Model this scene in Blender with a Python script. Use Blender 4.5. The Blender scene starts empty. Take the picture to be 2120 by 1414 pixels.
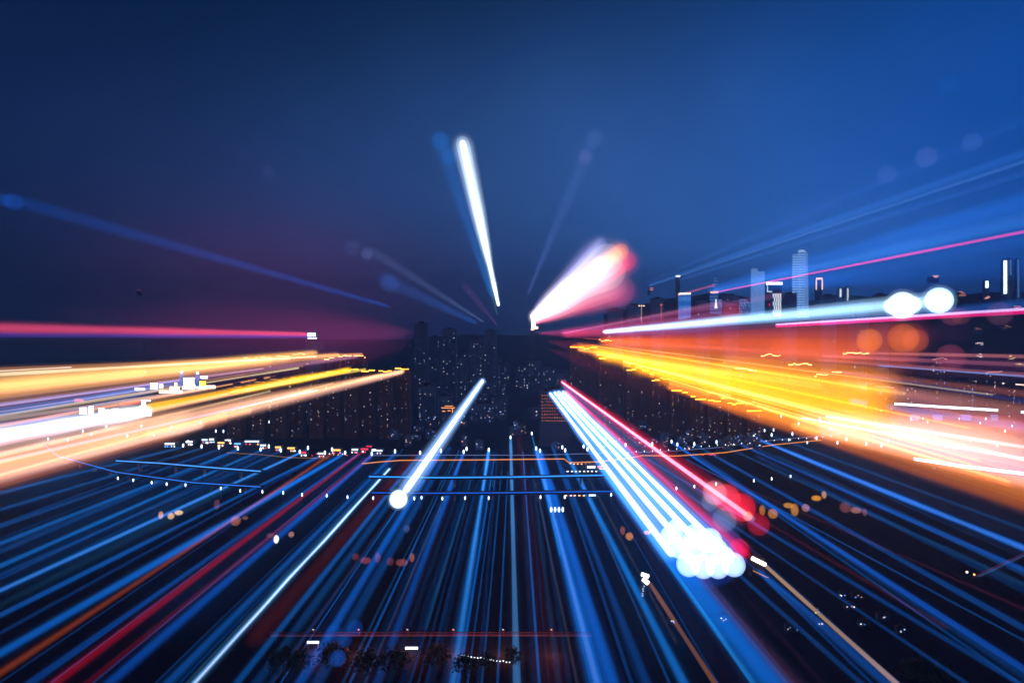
import bpy, bmesh, math, random
from mathutils import Vector, Matrix
random.seed(7)
C = bpy.context.scene.collection
S = bpy.context.scene
H = 200.0            # height of the viewpoint over the ground, metres
F = 1413.0           # focal length in photo pixels
VX, VY = 1065.0, 690.0

# ------------------------------------------------------------ camera
cd = bpy.data.cameras.new('camera'); cam = bpy.data.objects.new('camera', cd); C.objects.link(cam)
cam.location = (0, 0, H); cam.rotation_euler = (math.pi/2, 0, 0)
cd.sensor_width = 36; cd.lens = 36*F/2120
cd.shift_x = -5/2120; cd.shift_y = -17/2120
cd.clip_start = 1; cd.clip_end = 60000
S.camera = cam

# ------------------------------------------------------------ colour helper
def lin(h):
    h = h.lstrip('#'); r = []
    for i in (0, 2, 4):
        v = int(h[i:i+2], 16)/255
        r.append(v/12.92 if v <= .04045 else ((v+.055)/1.055)**2.4)
    return tuple(r)

# ------------------------------------------------------------ night sky
W = bpy.data.worlds.new('World'); S.world = W; W.use_nodes = True
nt = W.node_tree; N = nt.nodes; Lk = nt.links; N.clear()
def nd(t, **k):
    n = N.new(t)
    for a, b in k.items(): setattr(n, a, b)
    return n
def mth(op, a, b=None):
    n = nd('ShaderNodeMath', operation=op)
    for i, v in enumerate((a, b)):
        if v is None: continue
        if isinstance(v, (int, float)): n.inputs[i].default_value = v
        else: Lk.new(v, n.inputs[i])
    return n.outputs[0]
tc = nd('ShaderNodeTexCoord'); sp = nd('ShaderNodeSeparateXYZ'); Lk.new(tc.outputs['Generated'], sp.inputs[0])
AZ = mth('ARCTAN2', sp.outputs['X'], sp.outputs['Y']); EL = mth('ARCSINE', sp.outputs['Z'])
noi = nd('ShaderNodeTexNoise'); noi.inputs['Scale'].default_value = 3.0; noi.inputs['Detail'].default_value = 4
Lk.new(tc.outputs['Generated'], noi.inputs['Vector'])
def ae(px, py):
    a = math.atan((px-VX)/F); return a, math.atan((VY-py)/F*math.cos(a))
def blob(px, py, wx, wy, col, k=1):
    """a patch of sky glow round one direction"""
    a, e = ae(px, py); sa, se = wx/F, wy/F
    da = mth('DIVIDE', mth('SUBTRACT', AZ, a), sa); de = mth('DIVIDE', mth('SUBTRACT', EL, e), se)
    r2 = mth('ADD', mth('MULTIPLY', da, da), mth('MULTIPLY', de, de))
    g = mth('POWER', math.e, mth('MULTIPLY', r2, -1.0))
    m = nd('ShaderNodeVectorMath', operation='SCALE'); m.inputs[0].default_value = [c*k for c in lin(col)]
    Lk.new(g, m.inputs['Scale']); return m.outputs[0]
acc = None
SKY = [
 (1060, 400, 1300, 290, '#162e5c', .72),
 (1450, 400, 480, 330, '#26508c', .62),
 (1130, 370, 460, 240, '#2c4e80', .66),
 (2080, 430, 420, 360, '#0048a4', .72),
 (2200, 60, 560, 420, '#003e88', .6),
 (580, 600, 280, 110, '#702448', .55),
 (600, 480, 400, 170, '#3a2c54', .3),
 (1660, 540, 380, 110, '#3c78d0', .62),
]
for s in SKY:
    o = blob(*s)
    if acc is None: acc = o
    else:
        a = nd('ShaderNodeVectorMath', operation='ADD'); Lk.new(acc, a.inputs[0]); Lk.new(o, a.inputs[1]); acc = a.outputs[0]
a = nd('ShaderNodeVectorMath', operation='ADD'); Lk.new(acc, a.inputs[0]); a.inputs[1].default_value = lin('#001838'); acc = a.outputs[0]
var = mth('ADD', mth('MULTIPLY', noi.outputs['Fac'], .6), .7)
m = nd('ShaderNodeVectorMath', operation='SCALE'); Lk.new(acc, m.inputs[0]); Lk.new(var, m.inputs['Scale'])
bg1 = nd('ShaderNodeBackground'); Lk.new(m.outputs[0], bg1.inputs['Color']); bg1.inputs['Strength'].default_value = 1
sk = nd('ShaderNodeTexSky', sky_type='NISHITA'); sk.sun_disc = False
sk.sun_elevation = math.radians(-6); sk.sun_rotation = math.radians(60)
bg2 = nd('ShaderNodeBackground'); Lk.new(sk.outputs[0], bg2.inputs['Color']); bg2.inputs['Strength'].default_value = .0 + .01
ad = nd('ShaderNodeAddShader'); Lk.new(bg1.outputs[0], ad.inputs[0]); Lk.new(bg2.outputs[0], ad.inputs[1])
wo = nd('ShaderNodeOutputWorld'); Lk.new(ad.outputs[0], wo.inputs['Surface'])

# the last light of dusk
sd = bpy.data.lights.new('dusk_light', 'SUN'); sd.energy = .12; sd.angle = math.radians(20); sd.color = (.45, .65, 1)
so = bpy.data.objects.new('dusk_light', sd); so.rotation_euler = (math.radians(62), 0, math.radians(40)); C.objects.link(so)

V = S.view_settings; V.view_transform = 'Standard'; V.look = 'None'; V.exposure = 0; V.gamma = 1
cy = S.cycles
cy.transparent_max_bounces = 160; cy.max_bounces = 3; cy.diffuse_bounces = 1; cy.glossy_bounces = 1
cy.volume_bounces = 0; cy.transmission_bounces = 1; cy.sample_clamp_indirect = 1.0
cy.use_denoising = True; cy.use_adaptive_sampling = True; cy.adaptive_threshold = .03

# ------------------------------------------------------------ placing helpers
def P(px, py, Y): return Vector(((px-VX)*Y/F, Y, H-(py-VY)*Y/F))
def GY(py): return H*F/(py-VY)          # distance of the ground seen at this height
ORD = ['first','second','third','fourth','fifth','sixth','seventh','eighth','ninth','tenth','eleventh','twelfth','thirteenth',
 'fourteenth','fifteenth','sixteenth','seventeenth','eighteenth','nineteenth','twentieth']
def ordn(i):
    if i < 20: return ORD[i]
    t = (i+1)//10; u = (i+1) % 10
    if t >= 10: return 'hundredth' if i == 99 else 'one hundred and '+ordn(i-100)
    T = {2:'twenty',3:'thirty',4:'forty',5:'fifty',6:'sixty',7:'seventy',8:'eighty',9:'ninety'}[t]
    return {2:'twentieth',3:'thirtieth',4:'fortieth',5:'fiftieth',6:'sixtieth',7:'seventieth',8:'eightieth',9:'ninetieth'}[t] if u == 0 else T+'-'+ORD[u-1]
def tag(o, label=None, cat=None, group=None, kind=None):
    if label: o['label'] = label
    if cat: o['category'] = cat
    if group: o['group'] = group
    if kind: o['kind'] = kind
    return o
def empty(name, loc, rz=0):
    o = bpy.data.objects.new(name, None); o.location = loc; o.rotation_euler = (0, 0, rz); C.objects.link(o); return o
def link(name, me, mat, parent=None, loc=(0, 0, 0), rz=0):
    o = bpy.data.objects.new(name, me); C.objects.link(o)
    if mat is not None and not me.materials: me.materials.append(mat)
    if parent is not None: o.parent = parent
    o.location = loc; o.rotation_euler = (0, 0, rz); return o
class MB:
    def __init__(s): s.v = []; s.f = []
    def box(s, x0, x1, y0, y1, z0, z1):
        n = len(s.v)
        s.v += [(x0,y0,z0),(x1,y0,z0),(x1,y1,z0),(x0,y1,z0),(x0,y0,z1),(x1,y0,z1),(x1,y1,z1),(x0,y1,z1)]
        s.f += [tuple(n+i for i in q) for q in ((3,2,1,0),(4,5,6,7),(0,1,5,4),(1,2,6,5),(2,3,7,6),(3,0,4,7))]; return s
    def taper(s, x0, x1, y0, y1, z0, z1, k):
        n = len(s.v); cx, cy_ = (x0+x1)/2, (y0+y1)/2; hx, hy = (x1-x0)/2, (y1-y0)/2
        for z, q in ((z0, 1), (z1, k)):
            s.v += [(cx-hx*q,cy_-hy*q,z),(cx+hx*q,cy_-hy*q,z),(cx+hx*q,cy_+hy*q,z),(cx-hx*q,cy_+hy*q,z)]
        s.f += [tuple(n+i for i in q) for q in ((3,2,1,0),(4,5,6,7),(0,1,5,4),(1,2,6,5),(2,3,7,6),(3,0,4,7))]; return s
    def tube(s, pts, rx, n=12, rz=None, prof=None, cap=True, roll=0):
        """swept ellipse along points; prof gives a size factor per point"""
        rz = rz or rx; base = len(s.v); m_ = len(pts)
        for k, p in enumerate(pts):
            d = (pts[min(k+1, m_-1)]-pts[max(k-1, 0)]).normalized()
            up = Vector((0, 0, 1)) if abs(d.z) < .9 else Vector((0, 1, 0))
            sx = d.cross(up).normalized(); sz = sx.cross(d).normalized()
            if roll: sx, sz = sx*math.cos(roll)+sz*math.sin(roll), sz*math.cos(roll)-sx*math.sin(roll)
            q = prof[k] if prof else 1
            for i in range(n):
                t = 2*math.pi*i/n; s.v.append(tuple(p+sx*(rx*q*math.cos(t))+sz*(rz*q*math.sin(t))))
        for k in range(m_-1):
            for i in range(n):
                a_, b_ = base+k*n+i, base+k*n+(i+1) % n
                s.f.append((a_, a_+n, b_+n, b_))
        s.f.append(tuple(base+i for i in range(n))); s.f.append(tuple(base+(m_-1)*n+n-1-i for i in range(n)))
        return s
    def ball(s, c, rx, ry, rz, n=16, r=10):
        pts = [Vector((0, 0, -math.cos(math.pi*k/r))) for k in range(r+1)]; base = len(s.v)
        for k in range(1, r):
            t = math.pi*k/r
            for i in range(n):
                a_ = 2*math.pi*i/n
                s.v.append((c[0]+rx*math.sin(t)*math.cos(a_), c[1]+ry*math.sin(t)*math.sin(a_), c[2]-rz*math.cos(t)))
        for k in range(r-2):
            for i in range(n): 
                a_, b_ = base+k*n+i, base+k*n+(i+1) % n; s.f.append((a_, b_, b_+n, a_+n))
        lo = len(s.v); s.v += [(c[0], c[1], c[2]-rz), (c[0], c[1], c[2]+rz)]
        for i in range(n):
            s.f.append((lo, base+(i+1) % n, base+i)); s.f.append((lo+1, base+(r-2)*n+i, base+(r-2)*n+(i+1) % n))
        return s
    def mesh(s, name, smooth=False):
        me = bpy.data.meshes.new(name); me.from_pydata(s.v, [], s.f)
        if smooth: me.polygons.foreach_set('use_smooth', [True]*len(me.polygons))
        me.update(); return me
    def build(s, name, mat, parent=None, loc=(0, 0, 0), rz=0, smooth=False): return link(name, s.mesh(name, smooth), mat, parent, loc, rz)

# ------------------------------------------------------------ materials
MC = {}
def bsdf(name, col, rough=.7, var=.35, scale=.05, metal=0):
    if name in MC: return MC[name]
    m = bpy.data.materials.new(name); m.use_nodes = True; t = m.node_tree; b = t.nodes['Principled BSDF']
    b.inputs['Roughness'].default_value = rough; b.inputs['Metallic'].default_value = metal; b.inputs['Specular IOR Level'].default_value = .12
    c = col if isinstance(col, tuple) else lin(col)
    g = t.nodes.new('ShaderNodeTexCoord'); n = t.nodes.new('ShaderNodeTexNoise'); n.inputs['Scale'].default_value = scale; n.inputs['Detail'].default_value = 6
    t.links.new(g.outputs['Object'], n.inputs['Vector'])
    r = t.nodes.new('ShaderNodeValToRGB'); r.color_ramp.elements[0].position = .3; r.color_ramp.elements[1].position = .7
    r.color_ramp.elements[0].color = tuple(x*(1-var) for x in c)+(1,); r.color_ramp.elements[1].color = tuple(min(1, x*(1+var)) for x in c)+(1,)
    t.links.new(n.outputs['Fac'], r.inputs[0]); t.links.new(r.outputs[0], b.inputs['Base Color'])
    MC[name] = m; return m
def lamp(col, k, sample=False):
    key = ('lamp', col, round(k, 3))
    if key in MC: return MC[key]
    m = bpy.data.materials.new('light_%s' % col.strip('#')); m.use_nodes = True; t = m.node_tree; t.nodes.clear()
    e = t.nodes.new('ShaderNodeEmission'); e.inputs[0].default_value = lin(col)+(1,); e.inputs[1].default_value = k
    o = t.nodes.new('ShaderNodeOutputMaterial'); t.links.new(e.outputs[0], o.inputs['Surface'])
    m.cycles.emission_sampling = 'NONE'
    MC[key] = m; return m
def glow(col, surf, vol, only_volume=False):
    """glowing air: adds its light to what is seen through it"""
    key = ('glow', col, round(surf, 5), round(vol, 7), only_volume)
    if key in MC: return MC[key]
    m = bpy.data.materials.new('glow_%s' % col.strip('#')); m.use_nodes = True; t = m.node_tree; t.nodes.clear()
    o = t.nodes.new('ShaderNodeOutputMaterial'); c = lin(col)
    v = t.nodes.new('ShaderNodeEmission'); v.inputs[0].default_value = c+(1,); v.inputs[1].default_value = vol
    t.links.new(v.outputs[0], o.inputs['Volume'])
    if not only_volume:
        e = t.nodes.new('ShaderNodeEmission'); e.inputs[0].default_value = c+(1,); e.inputs[1].default_value = surf
        tr = t.nodes.new('ShaderNodeBsdfTransparent'); a_ = t.nodes.new('ShaderNodeAddShader')
        t.links.new(tr.outputs[0], a_.inputs[0]); t.links.new(e.outputs[0], a_.inputs[1]); t.links.new(a_.outputs[0], o.inputs['Surface'])
    m.cycles.emission_sampling = 'NONE'; m.cycles.homogeneous_volume = True
    MC[key] = m; return m

# ------------------------------------------------------------ light trails
def trail(x0, y0, x1, y1, w, col, L, label, group=None, Y0=None, halo=.0, hw=2.0, asp=1.0, wob=0, bulb=None, white=0, sf=.12, ext=True, roll=0, name='light_trail'):
    """a straight streak of glowing air from a far light towards the viewer; w = its width at the near end in photo pixels, L = how bright"""
    o0 = math.hypot(x0-VX, y0-VY); o1 = math.hypot(x1-VX, y1-VY)
    if Y0 is None: Y0 = min(GY(y0)*.995, 3000) if y0 > VY+40 else 2600
    Y1 = Y0*o0/o1
    A = P(x0, y0, Y0); B = P(x1, y1, Y1)
    r = w/2*Y1/F
    if ext and (x1 < 8 or x1 > 2112 or y1 > 1406 or y1 < 8):
        B = A+(B-A)*(1+.35*Y1/(Y0-Y1)) 
    R1 = o1*Y1/F
    chord = 2*r*math.sqrt(1+(Y1/R1)**2)*asp
    soft = w >= 17
    vol = L/chord*(.5 if soft else .85)
    n = 14; pts = []; prof = []
    steps = 14 if wob else 8
    d = (B-A); ln = d.length
    ts = [0, .25*r/ln, r/ln, 2*r/ln] + [(k+1)/(steps+1) for k in range(steps)] + [1-2*r/ln*.8, 1-r/ln*.6, 1-.2*r/ln, 1]
    ts = sorted(t for t in ts if 0 <= t <= 1)
    rnd = random.Random(int(x0*7+y0*13+x1))
    for t in ts:
        p = A+d*t-A
        if wob and .03 < t < .97: p = p+Vector((rnd.uniform(-1, 1), 0, rnd.uniform(-1, 1)))*r*wob
        pts.append(p)
        e = min(t, 1-t)*ln/r
        prof.append((1+(rnd.uniform(-.16, .16) if .02 < t < .98 and not bulb else 0))*max(.12, min(1, math.sqrt(max(0, e*(2-e))) if e < 1 else 1)))
    o = MB().tube(pts, r, n, r*asp, prof, roll=roll).build(name, glow(col, L*sf*.5, vol), None, A, smooth=True)
    tag(o, label, 'light trail', group)
    if soft:
        MB().tube(pts, r*.6, n, r*.6*asp, prof, roll=roll).build('core_glow', glow(col, 0, L*.3/chord/.6, True), o, smooth=True)
        MB().tube(pts, r*1.4, n, r*1.4*asp, prof, roll=roll).build('outer_glow', glow(col, 0, L*.22/chord/1.4, True), o, smooth=True)
    if halo:
        pr = [q*hw*1.15 for q in prof]
        MB().tube(pts, r, n, r*asp, pr, roll=roll).build('halo', glow(col, 0, L*halo/chord/hw, True), o, smooth=True)
    if white:
        MB().tube(pts, r*.45, n, r*.45*asp, prof, roll=roll).build('core', glow('#ffffff', 0, white/chord/.45, True), o, smooth=True)
    if bulb:
        for (bx, by, bw, bc, bl) in bulb:
            b = P(bx, by, Y1)-A; q = bw/2*Y1/F
            MB().ball(b, q, q, q).build('bulb', glow(bc, .1*bl, bl/(2*q)), o, smooth=True)
            MB().ball(b, q*1.25, q*1.25, q*1.25).build('halo', glow(bc, 0, bl*.1/(2*q), True), o, smooth=True)
    return o

# ------------------------------------------------------------ setting
ground_m = bpy.data.materials.new('ground'); ground_m.use_nodes = True
t = ground_m.node_tree; b = t.nodes['Principled BSDF']; b.inputs['Roughness'].default_value = .95; b.inputs['Specular IOR Level'].default_value = .05
g = t.nodes.new('ShaderNodeTexCoord'); v1 = t.nodes.new('ShaderNodeTexVoronoi'); v1.inputs['Scale'].default_value = .012; v1.feature = 'F1'
n1 = t.nodes.new('ShaderNodeTexNoise'); n1.inputs['Scale'].default_value = .02; n1.inputs['Detail'].default_value = 8
mx = t.nodes.new('ShaderNodeMix'); mx.data_type = 'RGBA'; mx.inputs[0].default_value = .5
r = t.nodes.new('ShaderNodeValToRGB'); r.color_ramp.elements[0].color = (.002, .006, .014, 1); r.color_ramp.elements[1].color = (.010, .016, .030, 1)
t.links.new(g.outputs['Object'], v1.inputs['Vector']); t.links.new(g.outputs['Object'], n1.inputs['Vector'])
t.links.new(v1.outputs['Color'], mx.inputs[6]); t.links.new(n1.outputs['Color'], mx.inputs[7]); t.links.new(mx.outputs[2], r.inputs[0]); t.links.new(r.outputs[0], b.inputs['Base Color'])
MB().box(-15000, 15000, -2000, 22000, -6, 0).build('ground', ground_m)['kind'] = 'structure'

hill_m = bsdf('hillside', (.02, .03, .03), .95, .4, .004)
def ridge(name, Yd, prof, depth):
    bm = MB(); n = 40
    xs = [prof[0][0]+(prof[-1][0]-prof[0][0])*i/n for i in range(n+1)]
    def h(px):
        for (a_, ya), (b_, yb) in zip(prof, prof[1:]):
            if a_ <= px <= b_:
                k = (px-a_)/(b_-a_); k = k*k*(3-2*k); return ya+(yb-ya)*k
        return prof[-1][1]
    rn = random.Random(3); rows = 7
    for j in range(rows):
        tt = j/(rows-1); hh = math.sin(math.pi*min(1, tt*1.0)) if 0 < tt < 1 else 0
        for px in xs:
            top = H-(h(px)-VY)*Yd/F
            z = top*hh + (rn.uniform(-6, 6) if 0 < tt < 1 else 0)-1
            bm.v.append(((px-VX)*Yd/F*(1+(tt-.5)*depth/Yd), Yd+(tt-.5)*depth, z))
    for j in range(rows-1):
        for i in range(n):
            a_ = j*(n+1)+i; bm.f.append((a_, a_+1, a_+n+2, a_+n+1))
    o = bm.build(name, hill_m, smooth=True); o['kind'] = 'structure'; return o
ridge('hills', 4200, [(1250, 650), (1380, 618), (1480, 605), (1620, 628), (1760, 612), (1900, 622), (2050, 606), (2300, 600), (2700, 650)], 1600)
ridge('hills', 4600, [(760, 706), (860, 700), (960, 692), (1060, 694), (1160, 690), (1260, 694)], 1500)

ridge('hills', 2840, [(1180, 690), (1300, 676), (1400, 662), (1480, 648), (1560, 652), (1640, 660), (1760, 655), (1900, 648), (2060, 652), (2300, 640), (2500, 680)], 260)
# ------------------------------------------------------------ buildings
wall_dark = bsdf('tower_wall', (.06, .08, .12), .7, .3, .03)
wall_warm = bsdf('warm_tower_wall', (.075, .045, .045), .7, .3, .03)
wall_blue = bsdf('blue_tower_wall', (.07, .15, .28), .5, .3, .03)
roof_m = bsdf('roof_deck', (.03, .03, .035), .9)
metal_m = bsdf('painted_metal', (.12, .13, .15), .5, .1, 1, .3)
win_mesh = {}
def win(w, h):
    k = (round(w, 1), round(h, 1))
    if k not in win_mesh: win_mesh[k] = MB().box(-w/2, w/2, -.25, 0, 0, h).mesh('window')
    return win_mesh[k]
WIN_COL = [('#ffffff', 1.3), ('#cfe2ff', 1.0), ('#9ab8ff', .8), ('#ffc890', 1.0), ('#7f9ce0', .5), ('#ffb070', .6)]
def add_window(parent, x, z, w, h, col, k, y=0):
    me = win(w, h)
    key = (me.name, col, round(k, 2))
    if key not in win_mesh:
        m2 = me.copy(); m2.materials.clear(); m2.materials.append(lamp(col, k)); win_mesh[key] = m2
    o = bpy.data.objects.new('window', win_mesh[key]); C.objects.link(o); o.parent = parent; o.location = (x, y, z); return o
def tower(px0, px1, pytop, Y, label, group, wall=wall_dark, crown=None, nwin=10, cols=WIN_COL, base=0, winrows=None, name='tower_block', cat='tower', dim=1.0, depth=None, cw=1.0):
    x0 = (px0-VX)*Y/F; x1 = (px1-VX)*Y/F; top = H-(pytop-VY)*Y/F; w = x1-x0; h = top-base; D = depth or max(14, min(34, w*.8))
    t_ = empty(name, ((x0+x1)/2, Y, base)); tag(t_, label, cat, group)
    b_ = MB(); rn = random.Random(int(px0*31+pytop))
    nb = max(2, int(w/9))
    b_.box(-w/2, w/2, .6, D, 0, h)
    for i in range(nb):      # projecting bays with balconies between them
        bx0 = -w/2+w*i/nb+.3; bx1 = bx0+w/nb*.55; b_.box(bx0, bx1, 0, .6, 0, h-3)
    nf = min(30, int(h/9))
    for k in range(1, nf): b_.box(-w/2-.3, w/2+.3, .25, .55, h*k/nf, h*k/nf+.5)
    b_.build('wall', wall, t_)
    r_ = MB().box(-w/2-.4, w/2+.4, -.2, D+.3, h, h+1.2).box(-w*.22, w*.2, D*.3, D*.8, h+1.2, h+5+rn.random()*3); r_.build('roof', roof_m, t_)
    if crown:
        c, k = crown
        x = -w/2; z = h; m_ = MB()
        while x < w/2-3:
            ww = rn.uniform(5, 15); z = h+rn.choice((-3.2, -1.4, 0, .6, 2.4)); m_.box(x, min(x+ww, w/2), -.9-rn.random()*.3, -.3, z-rn.uniform(1.4, 2.6), z); x += ww+rn.choice((0, 0, 1.5))
        m_.build('crown_light', lamp(c, k), t_)
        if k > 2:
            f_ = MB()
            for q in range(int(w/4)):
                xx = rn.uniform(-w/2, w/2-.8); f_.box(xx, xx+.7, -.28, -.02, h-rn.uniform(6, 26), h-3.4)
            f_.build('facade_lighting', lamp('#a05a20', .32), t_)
    px = F/Y
    ww, wh = max(1.6, 1.5/px), max(1.8, 2.0/px)
    for i in range(nwin):
        bay = rn.randrange(nb); col, k = rn.choice(cols)
        fl = rn.randrange(1, max(2, int((h-6)/3.3)))
        add_window(t_, -w/2+w*(bay+.3+.1*rn.choice((-1, 0, 1)))/nb, fl*3.3, ww, wh, col, k*dim*rn.choice((.4, .7, 1)), -.05)
    return t_
ADMIN = []
# ---- left row under the peach trails
LEFT = [(505,535,742),(540,566,738),(572,600,736),(606,632,733),(636,664,729),(668,694,740),(700,728,736),(731,757,738)]
for i, (a0, a1, yt) in enumerate(LEFT):
    tower(a0, a1, yt, 1500+20*(i % 3), 'tall dark apartment tower with lit roof edge, %s from left in the rear row' % ORD[i], 'apartment towers of the left rear row', wall_warm,
          ('#ffc070', 3.5) if i > 3 else ('#ffd9a0', 1.6), 14, dim=.7)
LEFT2 = [(470,500,800),(520,548,790),(560,590,783),(602,628,779),(640,668,775),(676,706,770),(712,742,764),(748,776,768),(784,812,767),(818,848,764)]
for i, (a0, a1, yt) in enumerate(LEFT2):
    tower(a0, a1, yt, 1290+15*(i % 2), 'dark purple-tinted apartment tower with glowing parapet, %s from left in the front row' % ORD[i], 'apartment towers of the left front row', wall_warm,
          ('#ffb840', 4) if i > 3 else ('#ff9a50', .8), 16, dim=.7)
# ---- centre, dark
CEN = [(858,884,640,1700),(888,912,668,1900),(916,944,652,1750),(946,968,700,1850),(972,1000,672,1650),(1003,1028,655,1900),(1032,1056,720,2100),(1068,1090,725,2200),(1094,1120,716,2000),(1124,1150,730,1900),(1152,1176,742,1750),
       (866,900,770,1300),(905,935,790,1280),(975,1010,806,1350),(1018,1050,792,1400)]
for i, (a0, a1, yt, Y) in enumerate(CEN):
    tower(a0, a1, yt+30, Y*1.15, 'unlit navy tower block with few lit windows, %s from left of the central blocks' % ORD[i], 'dark tower blocks in the middle', wall_blue, None, 18, [('#ffffff', 1), ('#a8c4ff', .7), ('#6a8ad8', .5)], dim=.8)
# ---- right row under the orange trails
RGT = [(1180,1236,718,1500),(1240,1290,738,1450),(1297,1345,762,1400),(1349,1386,784,1360),(1390,1424,810,1330),(1430,1462,822,1300),(1466,1500,826,1290),(1506,1540,836,1280),(1546,1580,846,1270)]
for i, (a0, a1, yt, Y) in enumerate(RGT):
    tower(a0, a1, yt, Y, 'dark maroon apartment tower with glowing amber crown, %s from left in the stepped row' % ORD[i], 'amber crowned towers on the right', wall_warm, ('#ffb030', 5), 16, dim=.6)
# ---- amber lit roofs showing through the orange glow
AMB = [(1575,1616,734,1900),(1632,1680,752,1850),(1522,1566,764,1700),(1686,1716,776,1800),(1722,1742,770,1780),(1745,1800,730,2100),(1240,1266,704,2300)]
for i, (a0, a1, yt, Y) in enumerate(AMB):
    tower(a0, a1, yt, Y, 'apartment block with bright roof lamps inside the orange glow, %s of seven' % ['third','fourth','second','fifth','sixth','rightmost','leftmost'][i], 'blocks inside the orange glow', wall_warm, ('#ffd880', 5), 6)

# ---- far skyline on the right
def light_bar(name, parent, px0, py0, px1, py1, Y, loc, col, k, d=2):
    a_ = P(px0, py0, Y); b_ = P(px1, py1, Y)
    return MB().box(a_.x-loc.x, b_.x-loc.x, -d-.5, -.5, b_.z-loc.z, a_.z-loc.z).build(name, lamp(col, k), parent)
fl_a = bsdf('floodlit_panel', (.25, .3, .36), .5, .1, .02)
def banded(name, ca, cb, k, period):  # floodlight is put into the wall emission along with the lit floor bands
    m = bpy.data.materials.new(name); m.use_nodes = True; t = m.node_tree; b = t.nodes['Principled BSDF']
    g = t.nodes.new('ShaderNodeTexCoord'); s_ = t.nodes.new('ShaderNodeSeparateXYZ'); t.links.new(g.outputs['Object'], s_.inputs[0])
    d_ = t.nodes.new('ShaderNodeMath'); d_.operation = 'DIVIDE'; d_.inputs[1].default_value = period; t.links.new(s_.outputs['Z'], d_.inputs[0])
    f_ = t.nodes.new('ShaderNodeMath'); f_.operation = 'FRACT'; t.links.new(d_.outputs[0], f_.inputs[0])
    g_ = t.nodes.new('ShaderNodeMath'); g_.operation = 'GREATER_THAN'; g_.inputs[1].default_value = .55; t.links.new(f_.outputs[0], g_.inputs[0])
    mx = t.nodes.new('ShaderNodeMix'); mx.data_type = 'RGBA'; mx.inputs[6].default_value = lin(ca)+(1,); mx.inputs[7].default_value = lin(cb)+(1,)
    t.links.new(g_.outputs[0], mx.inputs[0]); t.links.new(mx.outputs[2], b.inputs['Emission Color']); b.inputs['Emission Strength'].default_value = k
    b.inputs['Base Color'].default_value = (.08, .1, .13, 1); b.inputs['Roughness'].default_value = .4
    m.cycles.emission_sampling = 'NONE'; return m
hazy_wall = bsdf('hazy_blue_wall', (.3, .55, .85), .6, .2, .03)  # lighter blue base colour puts distance haze into the walls
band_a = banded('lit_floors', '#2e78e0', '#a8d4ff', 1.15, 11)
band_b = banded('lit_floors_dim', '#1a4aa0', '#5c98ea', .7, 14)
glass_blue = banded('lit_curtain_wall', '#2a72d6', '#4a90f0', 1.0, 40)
pale = banded('pale_glow_wall', '#5f93e6', '#85b2f6', 1.0, 10)
Y = 3000
def sky_t(px0, px1, py0, label, mat, body=None, Y=3000, name='skyscraper'):
    x0, x1 = (px0-VX)*Y/F, (px1-VX)*Y/F; top = H-(py0-VY)*Y/F
    t_ = empty(name, ((x0+x1)/2, Y, 0)); tag(t_, label, 'skyscraper', 'skyscrapers on the far skyline'); w = x1-x0
    mb = body(w, top) if body else MB().box(-w/2, w/2, 0, w*.8, 0, top).box(-w*.3, w*.3, w*.2, w*.6, top, top+8)
    mb.build('wall', mat, t_); return t_, w, top
# the tall stepped tower
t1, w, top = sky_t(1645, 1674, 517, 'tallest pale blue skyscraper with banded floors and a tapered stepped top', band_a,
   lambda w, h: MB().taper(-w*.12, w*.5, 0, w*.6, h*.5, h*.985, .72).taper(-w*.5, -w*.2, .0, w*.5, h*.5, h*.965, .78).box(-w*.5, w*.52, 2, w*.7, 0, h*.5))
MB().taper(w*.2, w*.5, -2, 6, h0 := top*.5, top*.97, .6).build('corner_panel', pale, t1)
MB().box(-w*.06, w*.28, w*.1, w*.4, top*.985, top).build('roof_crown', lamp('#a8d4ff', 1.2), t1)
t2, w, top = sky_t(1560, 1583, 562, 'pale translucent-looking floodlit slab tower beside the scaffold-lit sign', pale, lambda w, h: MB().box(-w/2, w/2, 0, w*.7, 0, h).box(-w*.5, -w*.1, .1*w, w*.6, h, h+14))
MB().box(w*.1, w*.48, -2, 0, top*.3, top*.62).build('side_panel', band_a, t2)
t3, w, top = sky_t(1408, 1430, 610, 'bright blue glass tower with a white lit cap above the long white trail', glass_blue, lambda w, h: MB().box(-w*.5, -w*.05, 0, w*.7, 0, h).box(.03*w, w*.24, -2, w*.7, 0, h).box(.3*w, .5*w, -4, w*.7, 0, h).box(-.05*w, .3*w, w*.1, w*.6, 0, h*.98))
MB().box(-w*.5, w*.48, -5, w*.7, top, top+8).build('roof_crown', lamp('#fff0d8', 2.5), t3)
t4, w, top = sky_t(1400, 1408, 577, 'slender grey tower with a small white lamp cap behind the blue glass tower', bsdf('slender_wall', (.2, .22, .3), .6, .1), Y=3200)
MB().box(-w*.5, w*.5, -3, w*.5, top+9, top+15).build('roof_crown', lamp('#e8f4ff', 3), t4)
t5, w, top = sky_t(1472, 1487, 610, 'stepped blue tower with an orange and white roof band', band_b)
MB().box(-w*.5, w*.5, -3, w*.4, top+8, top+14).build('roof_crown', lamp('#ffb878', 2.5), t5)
MB().taper(-w*.02, w*.35, -4, 0, top-60, top-20, .3).build('spotlit_panel', lamp('#f4faff', 2), t5)  # bright patch of a spotlight, put in as a glowing panel
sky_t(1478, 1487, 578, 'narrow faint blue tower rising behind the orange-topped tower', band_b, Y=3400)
t6, w, top = sky_t(1487, 1566, 616, 'long low blue office slab with many lit windows and a red roof beacon', band_b, lambda w, h: MB().box(-w/2, w*.25, 4, 60, 0, h-8).box(w*.22, w*.5, 0, 66, 0, h-20), Y=3300)
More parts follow.
